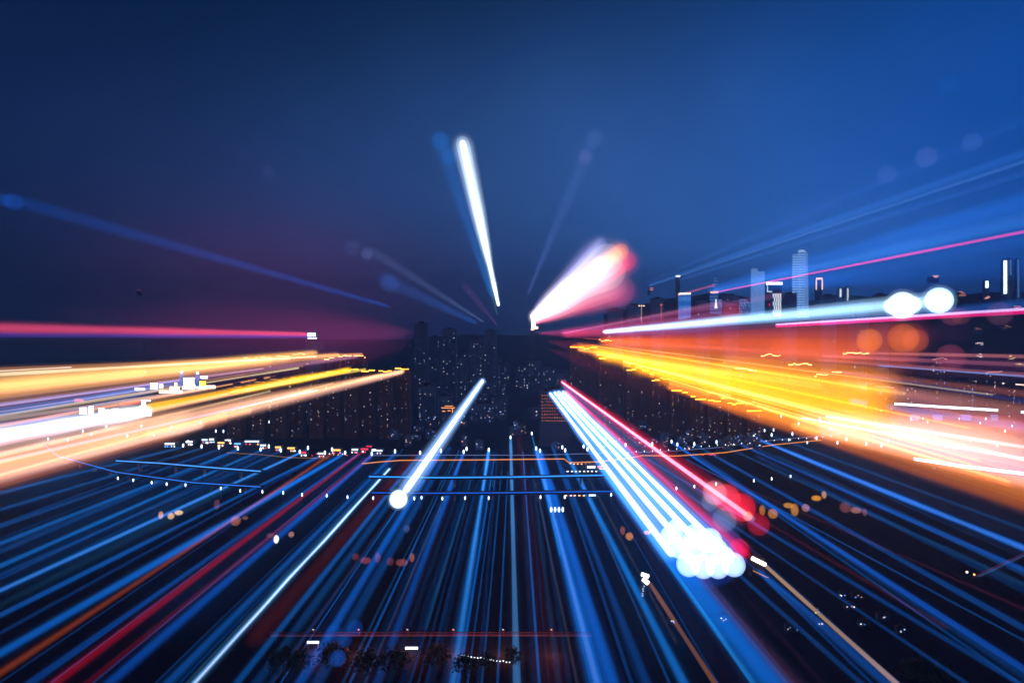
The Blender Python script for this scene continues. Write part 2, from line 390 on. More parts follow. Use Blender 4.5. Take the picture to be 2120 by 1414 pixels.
for i in range(26): add_window(t6, -w*.48+w*.034*i*.98, top-30-(i*37 % 11)*2.4, 3, 16, '#8fb8ff', .8, -.5)
MB().box(w*.4, w*.48, -3, 0, top-18, top-10).build('beacon', lamp('#ff3038', 3), t6)
sky_t(1583, 1618, 590, 'dark blue block crowned by a row of white roof lamps', wall_blue)
t7 = [o for o in C.objects if o.get('label', '').startswith('dark blue block crowned')][0]
for i in range(7): light_bar('roof_lamp', t7, 1586+i*5, 590, 1589.5+i*5, 584, 3000, t7.location, '#ffffff', 3)
light_bar('light_strip', t7, 1588, 604, 1589.5, 586, 3000, t7.location, '#dcecff', 1.6)
light_bar('light_strip', t7, 1588, 605, 1598, 603, 3000, t7.location, '#dcecff', 1.6)
light_bar('light_strip', t7, 1597.5, 640, 1599, 604, 3000, t7.location, '#dcecff', 1.6)
MB().ball((P(1594, 631, 3000)-t7.location)+Vector((0, -6, 0)), 6, 3, 9).build('red_lamp', lamp('#ff1040', 2), t7)
# tower with a facade of zigzag light chains
t8, w, top = sky_t(1599, 1617, 606, 'dark tower whose facade carries zigzag chains of white light', wall_blue, Y=2900)
for i in range(5):
    bm_ = MB(); x = -w*.42+i*w*.21; z = top-4; k = 0
    while z > top-(68+14*(2-abs(i-2)))*2:
        xx = x+(4 if k % 2 else -1); bm_.box(xx, xx+3.2, -2.5, -.5, z-17, z); z -= 17.5; k += 1
    bm_.build('chain_lighting', lamp('#e8f2ff', 1.8), t8)
arch = empty('lit_archway_tower', P(1696, 576, 3100)); arch.location.z = 0; tag(arch, 'small dark tower outlined by an arch of peach light', 'skyscraper', 'skyscrapers on the far skyline')
al = arch.location; pz = lambda py: H-(py-VY)*3100/F
MB().box(-13, 13, 0, 20, 0, pz(577)).build('wall', wall_blue, arch)
MB().box(-16, -11, -2, 0, pz(600), pz(579)).box(11, 16, -2, 0, pz(600), pz(579)).box(-14, 14, -2, 0, pz(579), pz(575)).build('outline_light', lamp('#ffd0b8', 2.2), arch)
for j, (px, y0, y1, ww, k, lb) in enumerate([(2081,540,608,6,5,'tower edged by one thick white vertical light'),(2092,538,570,3,.6,'tower edged by a short dim blue line of light'),(2108,538,615,3,.6,'tower edged by the longest dim blue line of light'),(2043,582,596,5,5,'low tower with one short white light block'),(1740,598,615,3,1.8,'small far tower with a white light stripe beside the arch'),(1755,597,622,3,1.2,'small far tower with a dotted light stripe')]):
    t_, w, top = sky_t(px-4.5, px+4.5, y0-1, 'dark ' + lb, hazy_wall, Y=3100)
    light_bar('light_strip', t_, px-ww/2, y1, px+ww/2, y0, 3100, t_.location, '#e8f4ff' if k > 1 else '#6aa8ff', k)
for j, (a0, a1, yt) in enumerate([(1445,1470,622),(1500,1530,612),(1625,1650,608),(1705,1732,612),(1765,1800,616),(1815,1840,610),(1350,1375,618),(1260,1290,640),(1300,1330,632)]):
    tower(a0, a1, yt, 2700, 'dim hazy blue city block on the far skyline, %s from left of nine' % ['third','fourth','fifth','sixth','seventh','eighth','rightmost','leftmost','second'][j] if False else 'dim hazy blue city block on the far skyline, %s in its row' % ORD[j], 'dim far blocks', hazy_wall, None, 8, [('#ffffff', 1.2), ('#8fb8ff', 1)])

# T-shaped lamp mast near (1328,640)
def mast(px, py_top, py_bot, Y, label, col='#ffd0b0', k=3, arm=6):
    t_ = empty('light_mast', P(px, py_bot, Y)); tag(t_, label, 'light mast'); h = (py_bot-py_top)*Y/F; a_ = arm*Y/F
    MB().tube([Vector((0, 0, 0)), Vector((0, 0, h))], 1.2, 8).build('pole', lamp(col, .5), t_)
    MB().box(-a_, a_, -1, 1, h-1.5, h+.5).build('crossarm', metal_m, t_)
    for q in (-.8, 0, .8): MB().ball((a_*q, -1.5, h+1), 2, 2, 1.8, 10, 6).build('lamp_head', lamp(col, k), t_)
    return t_
mast(1328, 634, 668, 1900, 'glowing T-shaped light mast standing right of the pink fan of light')
mast(1369, 632, 664, 1900, 'thin reddish light mast between the T-shaped mast and the blue glass tower', '#ff6a60', 1.2, 1.5)

# ------------------------------------------------------------ signs
def sign(name, px, py, Y, label, strokes, col, k, back=None):
    t_ = empty(name, P(px, py, Y)); tag(t_, label, 'sign'); s_ = Y/F
    if back: MB().box(back[0]*s_, back[2]*s_, .6, 1.4, -back[3]*s_, -back[1]*s_).build('backboard', wall_blue, t_)
    for grp in strokes:
        b_ = MB()
        for (a0, b0, a1, b1) in grp: b_.box(a0*s_, a1*s_, -.6, .6, -b1*s_, -b0*s_)
        b_.build('letter', lamp(col, k), t_)
    return t_
sign('rooftop_sign', 637, 697, 1500, 'rooftop sign of upright white-blue strokes over a bright bar', [[(3.5*i, -8, 3.5*i+2, 0)] for i in range(5)]+[[(0, 2, 19, 4.5)]], '#dffcff', 3, (-1, -10, 21, 6))
tower(632, 664, 706, 1502, 'dim tower carrying the upright white rooftop sign', 'towers with rooftop signs', wall_blue, None, 12)
rs = []
for i in range(8):
    x = i*5-20; y = -i*.6
    rs.append([(x, y-4, x+1, y+3), (x+3, y-4, x+4, y+3), (x, y-1-(i % 3), x+4, y-(i % 3)), (x+(i % 2)*2, y+2, x+4, y+3)])
sign('rooftop_sign', 270, 837, 1420, 'red rooftop sign with a row of small glowing characters', rs, '#ff2414', 1.1, (-22, -9, 22, 4))
sign('rooftop_sign', 162, 830, 1420, 'orange smeared rooftop sign left of the red characters', [[(-8, -3, 12, 2)], [(-6, -5, 6, -3.5)]], '#ff6a20', 1.0, (-10, -6, 14, 4))
# bright commercial centre: white and yellow panels
def lit_hall(px0, px1, py0, py1, Y, label, panels, wall=wall_warm):
    x0, x1 = (px0-VX)*Y/F, (px1-VX)*Y/F; Y = 1440; x0, x1 = (px0-VX)*Y/F, (px1-VX)*Y/F; top = H-(py0-VY)*Y/F
    t_ = empty('shopping_hall', ((x0+x1)/2, Y, 0)); tag(t_, label, 'commercial building', 'bright commercial buildings'); w = x1-x0
    MB().box(-w/2, w/2, 0, 30, 0, top).box(-w*.3, w*.1, 6, 20, top, top+6).build('wall', wall, t_)
    for (a0, b0, a1, b1, col, k) in panels:
        p0, p1 = P(a0, b1, Y)-t_.location, P(a1, b0, Y)-t_.location
        MB().box(p0.x, p1.x, -1.6, -.3, p0.z, p1.z).build('light_panel', lamp(col, k), t_)
    return t_
lit_hall(296, 450, 800, 900, 1000, 'low commercial hall with a row of white and yellow lit panels', [
 (312,793,327,806,'#ffffff',4),(331,795,338,804,'#fff0d0',3),(352,800,372,808,'#ffe0b0',3),(362,792,367,804,'#ffd080',4),(378,782,402,806,'#ffffff',5),(411,789,426,800,'#ffc820',4),(402,798,446,804,'#fff2d0',5),(416,778,430,784,'#d0ecff',4),(330,808,378,814,'#ffe8d0',3),(280,803,300,808,'#ffffff',4)])
lit_hall(160, 318, 842, 930, 940, 'low commercial hall whose front is one blown-out row of white panels', [
 (166,844,180,857,'#ffffff',6),(185,841,194,857,'#ffffff',6),(205,845,216,860,'#ffffff',6),(219,848,232,862,'#ffffff',6),(233,846,246,864,'#ffffff',6),(248,847,262,862,'#ffffff',6),(264,846,277,864,'#ffffff',6),(290,832,302,858,'#ffffff',6),(305,850,313,861,'#ffffff',5),(291,828,312,831,'#d8ecff',4)])
for (px, yt, Yd, lb) in [(376,773,1020,'left'),(409,775,1010,'right')]:
    t_ = empty('lit_pylon', P(px, 800, Yd)); tag(t_, 'slim blue-lit pylon with a white tip, %s one of the pair over the commercial hall' % lb, 'pylon', 'blue pylons over the commercial hall')
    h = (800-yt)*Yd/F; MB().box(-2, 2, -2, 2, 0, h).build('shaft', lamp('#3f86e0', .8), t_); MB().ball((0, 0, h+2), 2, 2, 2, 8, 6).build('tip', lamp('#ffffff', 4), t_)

# ------------------------------------------------------------ elevated roads
road_m = bsdf('asphalt', (.03, .032, .036), .8, .3, .2)
def deck(name, pts, wid, label, cat, lights, piers=True, zoff=0, mat=road_m):
    """elevated road through photo points (px, py) at height zoff over the ground"""
    Q = [P(px, py, (H-zoff)*F/(py-VY)) for px, py in pts]
    t_ = empty(name, Q[0]); tag(t_, label, cat); o = Q[0]
    b_ = MB()
    for a_, c_ in zip(Q, Q[1:]):
        n = len(b_.v)
        for p in (a_, c_):
            q = p-o; b_.v += [(q.x, q.y, q.z), (q.x, q.y+wid, q.z), (q.x, q.y+wid, q.z-2), (q.x, q.y, q.z-2)]
        b_.f += [(n, n+4, n+5, n+1), (n+3, n+2, n+6, n+7), (n, n+3, n+7, n+4), (n+1, n+5, n+6, n+2)]
    b_.build('deck', mat, t_)
    for (lw, off, col, k) in lights:
        l_ = MB()
        for a_, c_ in zip(Q, Q[1:]):
            n = len(l_.v)
            for p in (a_, c_):
                q = p-o; l_.v += [(q.x, q.y+off-.3, q.z+.3), (q.x, q.y+off+.3, q.z+.3), (q.x, q.y+off+.3, q.z+.3+lw), (q.x, q.y+off-.3, q.z+.3+lw)]
            l_.f += [(n, n+4, n+5, n+1), (n+2, n+6, n+7, n+3), (n, n+3, n+7, n+4), (n+1, n+5, n+6, n+2)]
        l_.build('rail_light', lamp(col, k), t_)
    if piers and zoff > 3:
        for a_, c_ in zip(Q, Q[1:]):
            n = max(1, int((c_-a_).length/45))
            for i in range(n):
                p = a_+(c_-a_)*((i+.5)/n)-o
                MB().box(p.x-1.2, p.x+1.2, wid*.3, wid*.7+0, -zoff+1+p.z, p.z-2).build('pier', bsdf('concrete', (.25, .25, .26)), t_, (0, p.y, 0))
    return t_
deck('elevated_road', [(764,988),(900,990),(1060,989),(1250,985)], 16, 'straight elevated road edged with a bright blue line of light', 'elevated road', [(1.6, -.5, '#2f8cff', 1.8)], zoff=14)
deck('elevated_road', [(770,1021),(900,1022),(1060,1021),(1270,1018)], 14, 'lower parallel elevated road with a dimmer blue light edge', 'elevated road', [(1.1, -.5, '#1660e0', 1.3)], zoff=10)
deck('elevated_road', [(240,955),(330,960),(450,970),(540,977)], 14, 'left elevated road with a pale blue edge running into the peach trails', 'elevated road', [(1.5, -.5, '#4a9cff', 1.6)], zoff=14)
deck('elevated_road', [(90,920),(120,945),(240,978),(400,1000),(540,1009)], 12, 'lowest curving left elevated road with a thin blue light edge', 'elevated road', [(1.0, -.5, '#2a78f0', 1.4)], zoff=10)
deck('lit_road', [(750,961),(790,957),(830,954),(1000,953),(1168,951),(1178,959),(1236,957),(1300,950),(1330,944),(1400,945),(1500,938),(1600,922),(1700,912)], 10, 'long road crossing the whole city with an amber line of light', 'road', [(1.5, -.4, '#e8904a', 1.3)], piers=False, zoff=1)
deck('lit_road', [(765,944),(900,943),(1100,943),(1300,938),(1400,934),(1500,926),(1600,912),(1750,898)], 8, 'road of faint lavender lights beyond the amber one', 'road', [(1.1, -.4, '#7a88c8', .7)], piers=False, zoff=1)
deck('lit_road', [(470,938),(540,942),(600,948),(680,950)], 8, 'short amber road behind the left elevated roads', 'road', [(1.2, -.4, '#a07048', .7)], piers=False, zoff=1)

# right-hand lit bridge, floodlight on its piers put in as emission
t_ = deck('lit_bridge', [(1848,838),(1950,845),(2050,851),(2200,862)], 14, 'white-lit bridge with blue glowing piers at the right edge', 'bridge', [(5.5, -.5, '#d8ecff', 4)], zoff=24, piers=False)
for px in (1893, 1940, 1998, 2060): 
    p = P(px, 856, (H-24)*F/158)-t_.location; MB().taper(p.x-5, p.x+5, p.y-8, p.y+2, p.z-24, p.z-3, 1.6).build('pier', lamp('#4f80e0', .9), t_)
deck('lit_bridge', [(1892,953),(1990,968),(2200,994)], 12, 'white-blue lit ramp in front of the pink glow at the right edge', 'bridge', [(4.2, -.5, '#bfe0ff', 4)], zoff=10)
deck('lit_road', [(1840,775),(1900,781),(2000,790),(2200,804)], 10, 'far highway of pinkish white lamps at the right edge', 'road', [(5, -.4, '#ffe0d8', 2.2)], piers=False, zoff=10)

# ------------------------------------------------------------ street lamps
head_me = MB().ball((0, 0, 0), 1.5, 1.5, 3.4, 10, 8).mesh('lamp_head', True); head_me.materials.append(lamp('#d8ecff', 3.2))
pole_me = MB().tube([Vector((0, 0, 0)), Vector((0, 0, 11)), Vector((0, -1.2, 12))], .28, 6).mesh('pole'); pole_me.materials.append(metal_m)
def street_lamp(px, py, k, label, group):
    Yd = (H-12)*F/(py-VY); p = P(px, py, Yd); p.z = 0
    t_ = empty('street_lamp', p); tag(t_, label, 'street lamp', group)
    link('pole', pole_me, None, t_); o = link('lamp_head', head_me, None, t_, (0, -1.2, 13)); o.scale = (k, k, k)
ROW1 = [(380,923),(418,925),(454,927),(493,929),(540,931),(557,925),(582,933),(621,936),(638,928),(673,938),(688,931),(715,938),(770,940),(818,935),(870,938),(913,934),(960,936),(966,930),(1012,932),(1057,906),(1101,898),(1110,929),(1118,934),(1164,927),(1170,933),(1208,925),(1216,931),(1295,922),(1350,920),(1390,915),(1402,921),(1437,920),(1483,916),(1515,910),(1560,905),(1597,901),(1640,899)]
for i, (px, py) in enumerate(ROW1): street_lamp(px, py, 1, 'white street lamp, %s from the left in the far lamp row' % ordn(i), 'far row of street lamps')
ROW2 = [(245,991),(277,995),(315,1000),(346,1003),(385,1005),(458,1012),(498,1017),(544,1019),(587,1021),(626,1025),(677,1027),(720,1030),(773,1032),(858,1033),(873,1031),(916,1033),(963,1032),(1012,1032),(1119,1030),(1169,1030),(1265,1025),(1400,1012),(1437,1008),(1482,1003),(1560,996),(1597,992),(1636,987)]
for i, (px, py) in enumerate(ROW2): street_lamp(px, py, .62, 'small white street lamp, %s from the left in the near lamp row' % ordn(i), 'near row of street lamps')
for i, px in enumerate((1141, 1149, 1157, 1165)):
    street_lamp(px, 1056, .8, 'bluish lamp, %s of four close together on the blue lane' % ORD[i], 'cluster of four lamps')

# ------------------------------------------------------------ low shops with coloured lights
rn = random.Random(5)
cols = [('#ffffff', 4), ('#bfe0ff', 3), ('#ffb050', 3.5), ('#ff3040', 2.6), ('#60a8ff', 2.5), ('#ffffff', 3), ('#ff6a40', 3)]
SH = [(352,918,24,0),(392,914,16,0),(424,910,14,1),(438,909,12,0),(458,916,16,2),(472,911,14,0),(492,918,16,4),(522,913,36,1),(545,921,14,1),(576,925,14,2),(603,927,18,2),(628,936,14,3),(664,938,14,1),(696,931,22,2),(735,930,16,1),(755,929,18,3),(764,924,12,3),(776,931,14,0),(786,932,14,1)]
for i, (px, py, w_, ci) in enumerate(SH):
    Yd = H*F/(py+8-VY); s_ = Yd/F; t_ = empty('shop', P(px, py+8, Yd)); w = w_*s_
    tag(t_, 'low shop with %s lit sign, %s from left of the roadside shops' % (['a white', 'a pale blue', 'an amber', 'a red', 'a blue', 'a white', 'an orange'][ci], ordn(i)), 'shop', 'roadside shops with lit signs')
    MB().box(-w/2, w/2, 0, 12, 0, 9*s_).box(-w/2-.5, w/2+.5, -.5, 12.5, 9*s_, 9*s_+.8).build('wall', wall_blue, t_)
    MB().box(-w*.42, w*.4, -1, -.2, 6*s_, 9*s_).build('sign_board', lamp(*cols[ci]), t_)
    for j in range(4):
        c = cols[rn.randrange(7)]; x = rn.uniform(-.45, .4)*w; MB().box(x, x+1.6*s_, -1.2, -.2, rn.uniform(0, 1)*s_, 3.2*s_).build('window', lamp(*c), t_)

# parked and queueing cars: small bodies with lamps
car_body = MB().taper(-2.2, 2.2, -.9, .9, .3, .8, .98).taper(-1.3, 1.1, -.85, .85, .8, 1.45, .78).mesh('body'); car_body.materials.append(bsdf('car_paint', (.08, .09, .1), .3))
whl = MB().tube([Vector((0, -.12, 0)), Vector((0, .12, 0))], .34, 12).mesh('wheel'); whl.materials.append(bsdf('tyre', (.02, .02, .02), .9))
hl = {c: MB().ball((0, 0, 0), .75, .75, .75, 8, 6).mesh('headlight') for c in '#ff2030 #ffffff #ffb870'.split()}
for c, me in hl.items(): me.materials.append(lamp(c, 3))
CARS = [(1455+4*i, 942+rn.uniform(-1, 1), '#ff2030') for i in range(0, 9)]+[(640+9*i, 942+rn.uniform(-2, 2), rn.choice(['#ff2030', '#ffffff', '#ffb870'])) for i in range(10)]+[(1180+8*i, 960+rn.uniform(-1, 1), '#ffb870') for i in range(6)]+[(1175+8.4*i, 976, '#ffffff') for i in range(8)]+[(1172+9*i, 1026, '#ffb870') for i in range(6)]
for i, (px, py, c) in enumerate(CARS):
    Yd = H*F/(py-VY); t_ = empty('car', P(px, py, Yd), rn.uniform(-.2, .2)+(0 if i < 19 else math.pi/2))
    where = ('%s car of the red queue on the right of the amber road' % ORD[i] if i < 9 else '%s car beside the roadside shops' % ORD[i-9] if i < 19 else '%s car of the amber lit row beyond the depot' % ORD[i-19] if i < 25 else '%s car of the white lit parking row' % ORD[i-25] if i < 33 else '%s car of the nearest amber parking row' % ORD[i-33])
    tag(t_, where.replace(' car', ' small dark car'), 'car', 'cars along the city roads')
    link('body', car_body, None, t_)
    for (x, y) in ((-1.4, -.9), (1.4, -.9), (-1.4, .9), (1.4, .9)): link('wheel', whl, None, t_, (x, y, .34))
    for y in (-.6, .6): link('headlight' if c != '#ff2030' else 'tail_light', hl[c], None, t_, (-2.3, y, .75))

# depot with bright lit edges near (1235,958)
t_ = empty('depot', P(1225, 972, GY(972))); s_ = GY(972)/F; tag(t_, 'flat depot building with a bright white front and amber end', 'depot')
MB().box(-12*s_, 30*s_, 0, 20, 0, 7*s_).box(-10*s_, 8*s_, 3, 16, 7*s_, 8.5*s_).build('wall', wall_blue, t_)
MB().box(-9*s_, 7*s_, -.8, -.2, 3.5*s_, 7.5*s_).build('light_panel', lamp('#ffffff', 4), t_)
MB().box(12*s_, 24*s_, -.8, -.2, 6*s_, 7.4*s_).box(16*s_, 26*s_, -.8, -.2, 1*s_, 2.2*s_).box(13*s_, 20*s_, -.8, -.2, 3.4*s_, 4.4*s_).build('amber_light', lamp('#ff9a20', 2.5), t_)
t_ = empty('depot', P(1226, 1028, GY(1028))); s_ = GY(1028)/F; tag(t_, 'smaller shed with a short white light bar beside the blue road', 'depot')
MB().box(-12*s_, 14*s_, 0, 12, 0, 5*s_).build('wall', wall_blue, t_); MB().box(-9*s_, 7*s_, -.8, -.2, 2*s_, 4.5*s_).build('light_panel', lamp('#d8ecff', 4), t_)

# brick-lit office block with orange windows at (1115-1175, 830-875)
t_ = tower(1118, 1180, 808, 1210, 'dark office block with a grid of dim orange windows under the white lanes', 'office blocks', wall_dark, None, 0, name='office_block', cat='office block')
w = 62*1210/F; top = H-(808-VY)*1210/F
for r_ in range(9):
    for c_ in range(11):
        if rn.random() < .9: add_window(t_, -w*.42+c_*w*.082, top-10-r_*5.6, 2.2, 1.8, '#ff7a38' if rn.random() < .8 else '#ffb060', .35+.35*rn.random(), -.3)
# small orange outlined roof at (930,845)
t_ = empty('lit_pavilion', P(930, 856, 1420)); tag(t_, 'small pavilion outlined in orange lamps left of the long white trail', 'pavilion'); s_ = 1420/F
MB().box(-16*s_, 12*s_, 0, 16, 0, 12*s_).taper(-18*s_, 14*s_, -2, 18, 12*s_, 16*s_, .8).build('wall', wall_dark, t_)
for (a0, b0, a1, b1) in [(-16, 11, 12, 13), (-14, 4, -8, 6), (-3, 5, 3, 7), (6, 2, 8, 11), (-9, 15, 8, 16.5)]: MB().box(a0*s_, a1*s_, -2.8, -2.2, b0*s_, b1*s_).build('lamp_strip', lamp('#ffa050', 1.6), t_)

# ------------------------------------------------------------ near viaduct at the bottom
viad_m = bsdf('red_light_tinted_concrete', (.35, .09, .07), .8, .3, .2)  # red of the lamplight is put into the base colour
Yv = 452.0
t_ = empty('railway_viaduct', P(890, 1330, Yv)); tag(t_, 'dim reddish railway viaduct with parapets crossing the bottom of the city', 'viaduct'); o = t_.location; s_ = Yv/F
xs0, xs1 = (560-VX)*s_-o.x, (1225-VX)*s_-o.x
zz = lambda py: H-(py-VY)*s_-o.z
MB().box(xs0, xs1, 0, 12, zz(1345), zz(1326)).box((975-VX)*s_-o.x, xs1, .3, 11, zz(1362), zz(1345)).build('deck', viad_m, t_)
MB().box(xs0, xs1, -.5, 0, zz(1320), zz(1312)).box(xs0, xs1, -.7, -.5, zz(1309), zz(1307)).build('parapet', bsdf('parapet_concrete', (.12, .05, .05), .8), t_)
MB().box(xs0, xs1, -.8, -.75, zz(1347), zz(1345)).build('glowing_ledge', lamp('#5a2430', .5), t_)  # reddish light on the ledge is put in as emission
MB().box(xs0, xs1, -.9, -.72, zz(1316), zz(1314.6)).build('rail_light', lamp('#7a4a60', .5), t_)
for i in range(9):
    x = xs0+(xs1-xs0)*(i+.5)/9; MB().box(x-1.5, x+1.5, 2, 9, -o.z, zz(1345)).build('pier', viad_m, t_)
for i, px in enumerate((650, 744, 845, 940, 1043, 1143)):
    pl = bpy.data.lights.new('viaduct_fill_light', 'POINT'); pl.energy = 14000; pl.color = (1, .16, .07); pl.shadow_soft_size = .5  # unseen fill light added in front of the deck to redden the girder
    po = bpy.data.objects.new('viaduct_fill_light', pl); C.objects.link(po); po.location = P(px, 1336, Yv-28)
    l_ = empty('viaduct_lamp', P(px, 1326, Yv-1)); tag(l_, 'thin lamp post on the viaduct, %s from the left' % ORD[i], 'lamp post', 'lamp posts on the railway viaduct')
    MB().tube([Vector((0, 0, 0)), Vector((0, 0, 7.4))], .14, 6).build('pole', bsdf('post', (.4, .15, .12)), l_); MB().ball((-.5, 0, 7.4), .7, .4, .4, 8, 6).build('lamp_head', lamp('#ff9a70' if i % 2 else '#d8b0b0', 1.4), l_)
# platform roofs/trees in front of the viaduct with short white lamps
def leaf_tree(px, py, Yd, r, label, h=None, mat=None):
    p = P(px, py, Yd); t_ = empty('tree', (p.x, Yd, 0)); tag(t_, label, 'tree', 'dark trees near the viaduct'); rn_ = random.Random(int(px))
    top = max(6, p.z)
    MB().tube([Vector((0, 0, 0)), Vector((r*.05, 0, top*.5)), Vector((0, 0, top*.85))], max(.3, r*.09), 8, prof=[1, .8, .4]).build('trunk', bsdf('bark', (.05, .035, .025), .9), t_)
    b_ = MB()
    for k in range(900):
        a_ = rn_.uniform(0, 6.283); el = rn_.uniform(-.6, 1.4); q = r*(.55+.5*rn_.random())*(1+.25*math.sin(a_*3+el*4))
        c = Vector((q*math.cos(a_)*math.cos(el), q*math.sin(a_)*math.cos(el), top*.8+q*.8*math.sin(el)))
        n = len(b_.v); s1 = r*.07*(.6+rn_.random())
        for _ in range(3): b_.v.append(tuple(c+Vector((rn_.uniform(-1, 1), rn_.uniform(-1, 1), rn_.uniform(-1, 1)))*s1*1.6))
        b_.f.append((n, n+1, n+2))
    b_.build('crown', bsdf('foliage', (.05, .08, .04), .8), t_); return t_
for i, (px, py, r) in enumerate([(585,1362,9),(622,1366,8),(690,1364,9),(760,1366,8),(815,1368,9),(905,1372,8),(962,1372,7),(1010,1380,6),(1062,1384,6)]):
    leaf_tree(px, py, 400+6*(i % 3), r, 'dark leafy tree in front of the viaduct, %s from the left' % ORD[i])
for i, (px, py, r) in enumerate([(1890,1398,7),(1915,1390,8),(1945,1400,6)]): leaf_tree(px, py, 395, r, 'greenish tree at the bottom right corner, %s of three' % ORD[i])
for (x0, y0, x1, y1, lb) in [(636,1327,660,1331,'left'),(839,1339,865,1343,'right')]:
    Yd = 430; t_ = empty('platform_lamp', P(x0, y1, Yd)); t_.location.z = 0; tag(t_, 'short horizontal white tube lamp below the viaduct, %s one of two' % lb, 'tube lamp'); q = P(x1, y0, Yd); s_ = Yd/F; z = q.z
    MB().box(0, (x1-x0)*s_, -.4, .4, z-(y1-y0)*s_, z).build('tube', lamp('#e8f4ff', 3), t_); MB().box(.3, .6, -.1, .1, 0, z-1.3).box((x1-x0)*s_-.6, (x1-x0)*s_-.3, -.1, .1, 0, z-1.3).build('support', metal_m, t_)
for i in range(16):
    px = 956+i*6.6; py = 1356+i*.95+rn.uniform(-1, 1); Yd = 410; t_ = empty('string_lamp', P(px, py, Yd)); t_.location.z = 0; z = P(px, py, Yd).z
    tag(t_, 'tiny white lamp of the dotted string among the trees, %s from the left' % ORD[i], 'lamp', 'dotted string of lamps')
    MB().box(-.1, .1, -.1, .1, 0, z-.4).build('post', metal_m, t_); MB().ball((0, 0, z), .45+.4*(5 < i < 11), .4, .4, 8, 6).build('lamp_head', lamp('#e0f0ff', 2.4), t_)

# building with lit roof edge (1560,1150) and slim block (1335,1190)
def near_block(px0, px1, py0, Yd, label, edges, wall=wall_dark):
    x0, x1 = (px0-VX)*Yd/F, (px1-VX)*Yd/F; top = H-(py0-VY)*Yd/F; t_ = empty('office_tower', ((x0+x1)/2, Yd, 0)); w = x1-x0; tag(t_, label, 'tower', 'near towers with lit roofs')
    b_ = MB().box(-w/2, w/2, 0, w, 0, top)
    for i in range(5): b_.box(-w/2+w*i/5+w*.04, -w/2+w*i/5+w*.1, -.4, 0, 0, top-2)
    for k in range(1, int(top/8)): b_.box(-w/2-.1, w/2+.1, -.2, -.05, k*8, k*8+.4)
    b_.build('wall', wall, t_)
    for pts, th, col, k in edges:
        l_ = MB(); Q = [P(a_, b_1, Yd)-t_.location+Vector((0, -1, 0)) for a_, b_1 in pts]; l_.tube(Q, th*Yd/F/2, 8); l_.build('roof_light', lamp(col, k), t_)
    return t_
near_block(1556, 1584, 1156, 560, 'near dark tower with a slanted white lit roof edge and a thin amber line', [([(1556,1154),(1584,1168)], 8, '#fff4e0', 4), ([(1558,1180),(1592,1196)], 1.8, '#d08a50', 1)], wall_warm)
t_ = near_block(1328, 1344, 1190, 520, 'slim near block with two stacked white roof lights and speckled windows', [([(1328,1187),(1342,1192)], 8, '#fff0e0', 4), ([(1331,1197),(1341,1206)], 9, '#fff0e0', 4)])
for i in range(12): add_window(t_, rn.uniform(-2.4, 2.4), rn.uniform(-22, -8)+H-(1190-VY)*520/F, 1.2, .9, '#c8dcff', .8, -.4)

# small footbridge at the right edge
t_ = empty('footbridge', P(2012, 1204, 560)); tag(t_, 'inclined footbridge with underside coloured as if red-lit at the right edge', 'footbridge'); o = t_.location
a_ = Vector((0, 0, 0)); c_ = P(2135, 1146, 575)-o
for nm, dz, r_, m_ in (('deck', 0, .9, metal_m), ('handrail', 1.8, .35, lamp('#3a70c8', .5)), ('handrail', 3.4, .3, lamp('#9a4060', .35))): MB().tube([a_+Vector((0, 0, dz)), c_+Vector((0, 0, dz))], r_, 8).build(nm, m_, t_)
MB().taper(10, 46, 1, 6, -6, 1, 1.25).build('abutment', bsdf('red_light_tinted_wall', (.4, .06, .05), .8), t_)  # red light on the abutment is put into its base colour
for k in range(9):
    q = a_+(c_-a_)*(k/9); MB().box(q.x-.15, q.x+.15, q.y-.15, q.y+.15, q.z, q.z+3.4).build('post', metal_m, t_)
MB().ball((-4, 0, 8), .9, .9, .9, 8, 6).build('lamp_head', lamp('#ffe8d0', 3), t_); MB().ball((2, 0, 6), .8, .8, .8, 8, 6).build('lamp_head', lamp('#ffc070', 2.5), t_)

# low dark district blocks in the lower right and elsewhere
for i, (px, py) in enumerate([(1745,1195),(1760,1215),(1790,1250),(1830,1235),(1865,1262),(1690,1225),(1700,1250),(1775,1195),(1390,1245),(1500,1240),(1640,1260)]):
    Yd = H*F/(py+6-VY)*.93; t_ = empty('low_house', P(px, py+6, Yd)); t_.location.z = 0; w = 2.2+rn.random()*2; h = 4+rn.random()*2
    tag(t_, 'low dark house with tiny bluish windows, %s of the scattered near houses' % ORD[i], 'house', 'scattered near houses')
    MB().box(-w, w, 0, w, 0, h).build('wall', wall_dark, t_); MB().box(-w-.2, w+.2, -.2, w+.2, h, h+.4).box(-w*.3, w*.4, w*.2, w*.8, h+.4, h+1.4).build('roof', roof_m, t_)
    for j in range(3): add_window(t_, rn.uniform(-w, w)*.85, rn.uniform(1, h-1.6), .9, .7, rn.choice(['#8fc0ff', '#ffffff', '#5a90ff', '#ffb090']), rn.choice([.4, .8, 1.6]), -.1)
exec_trails = True

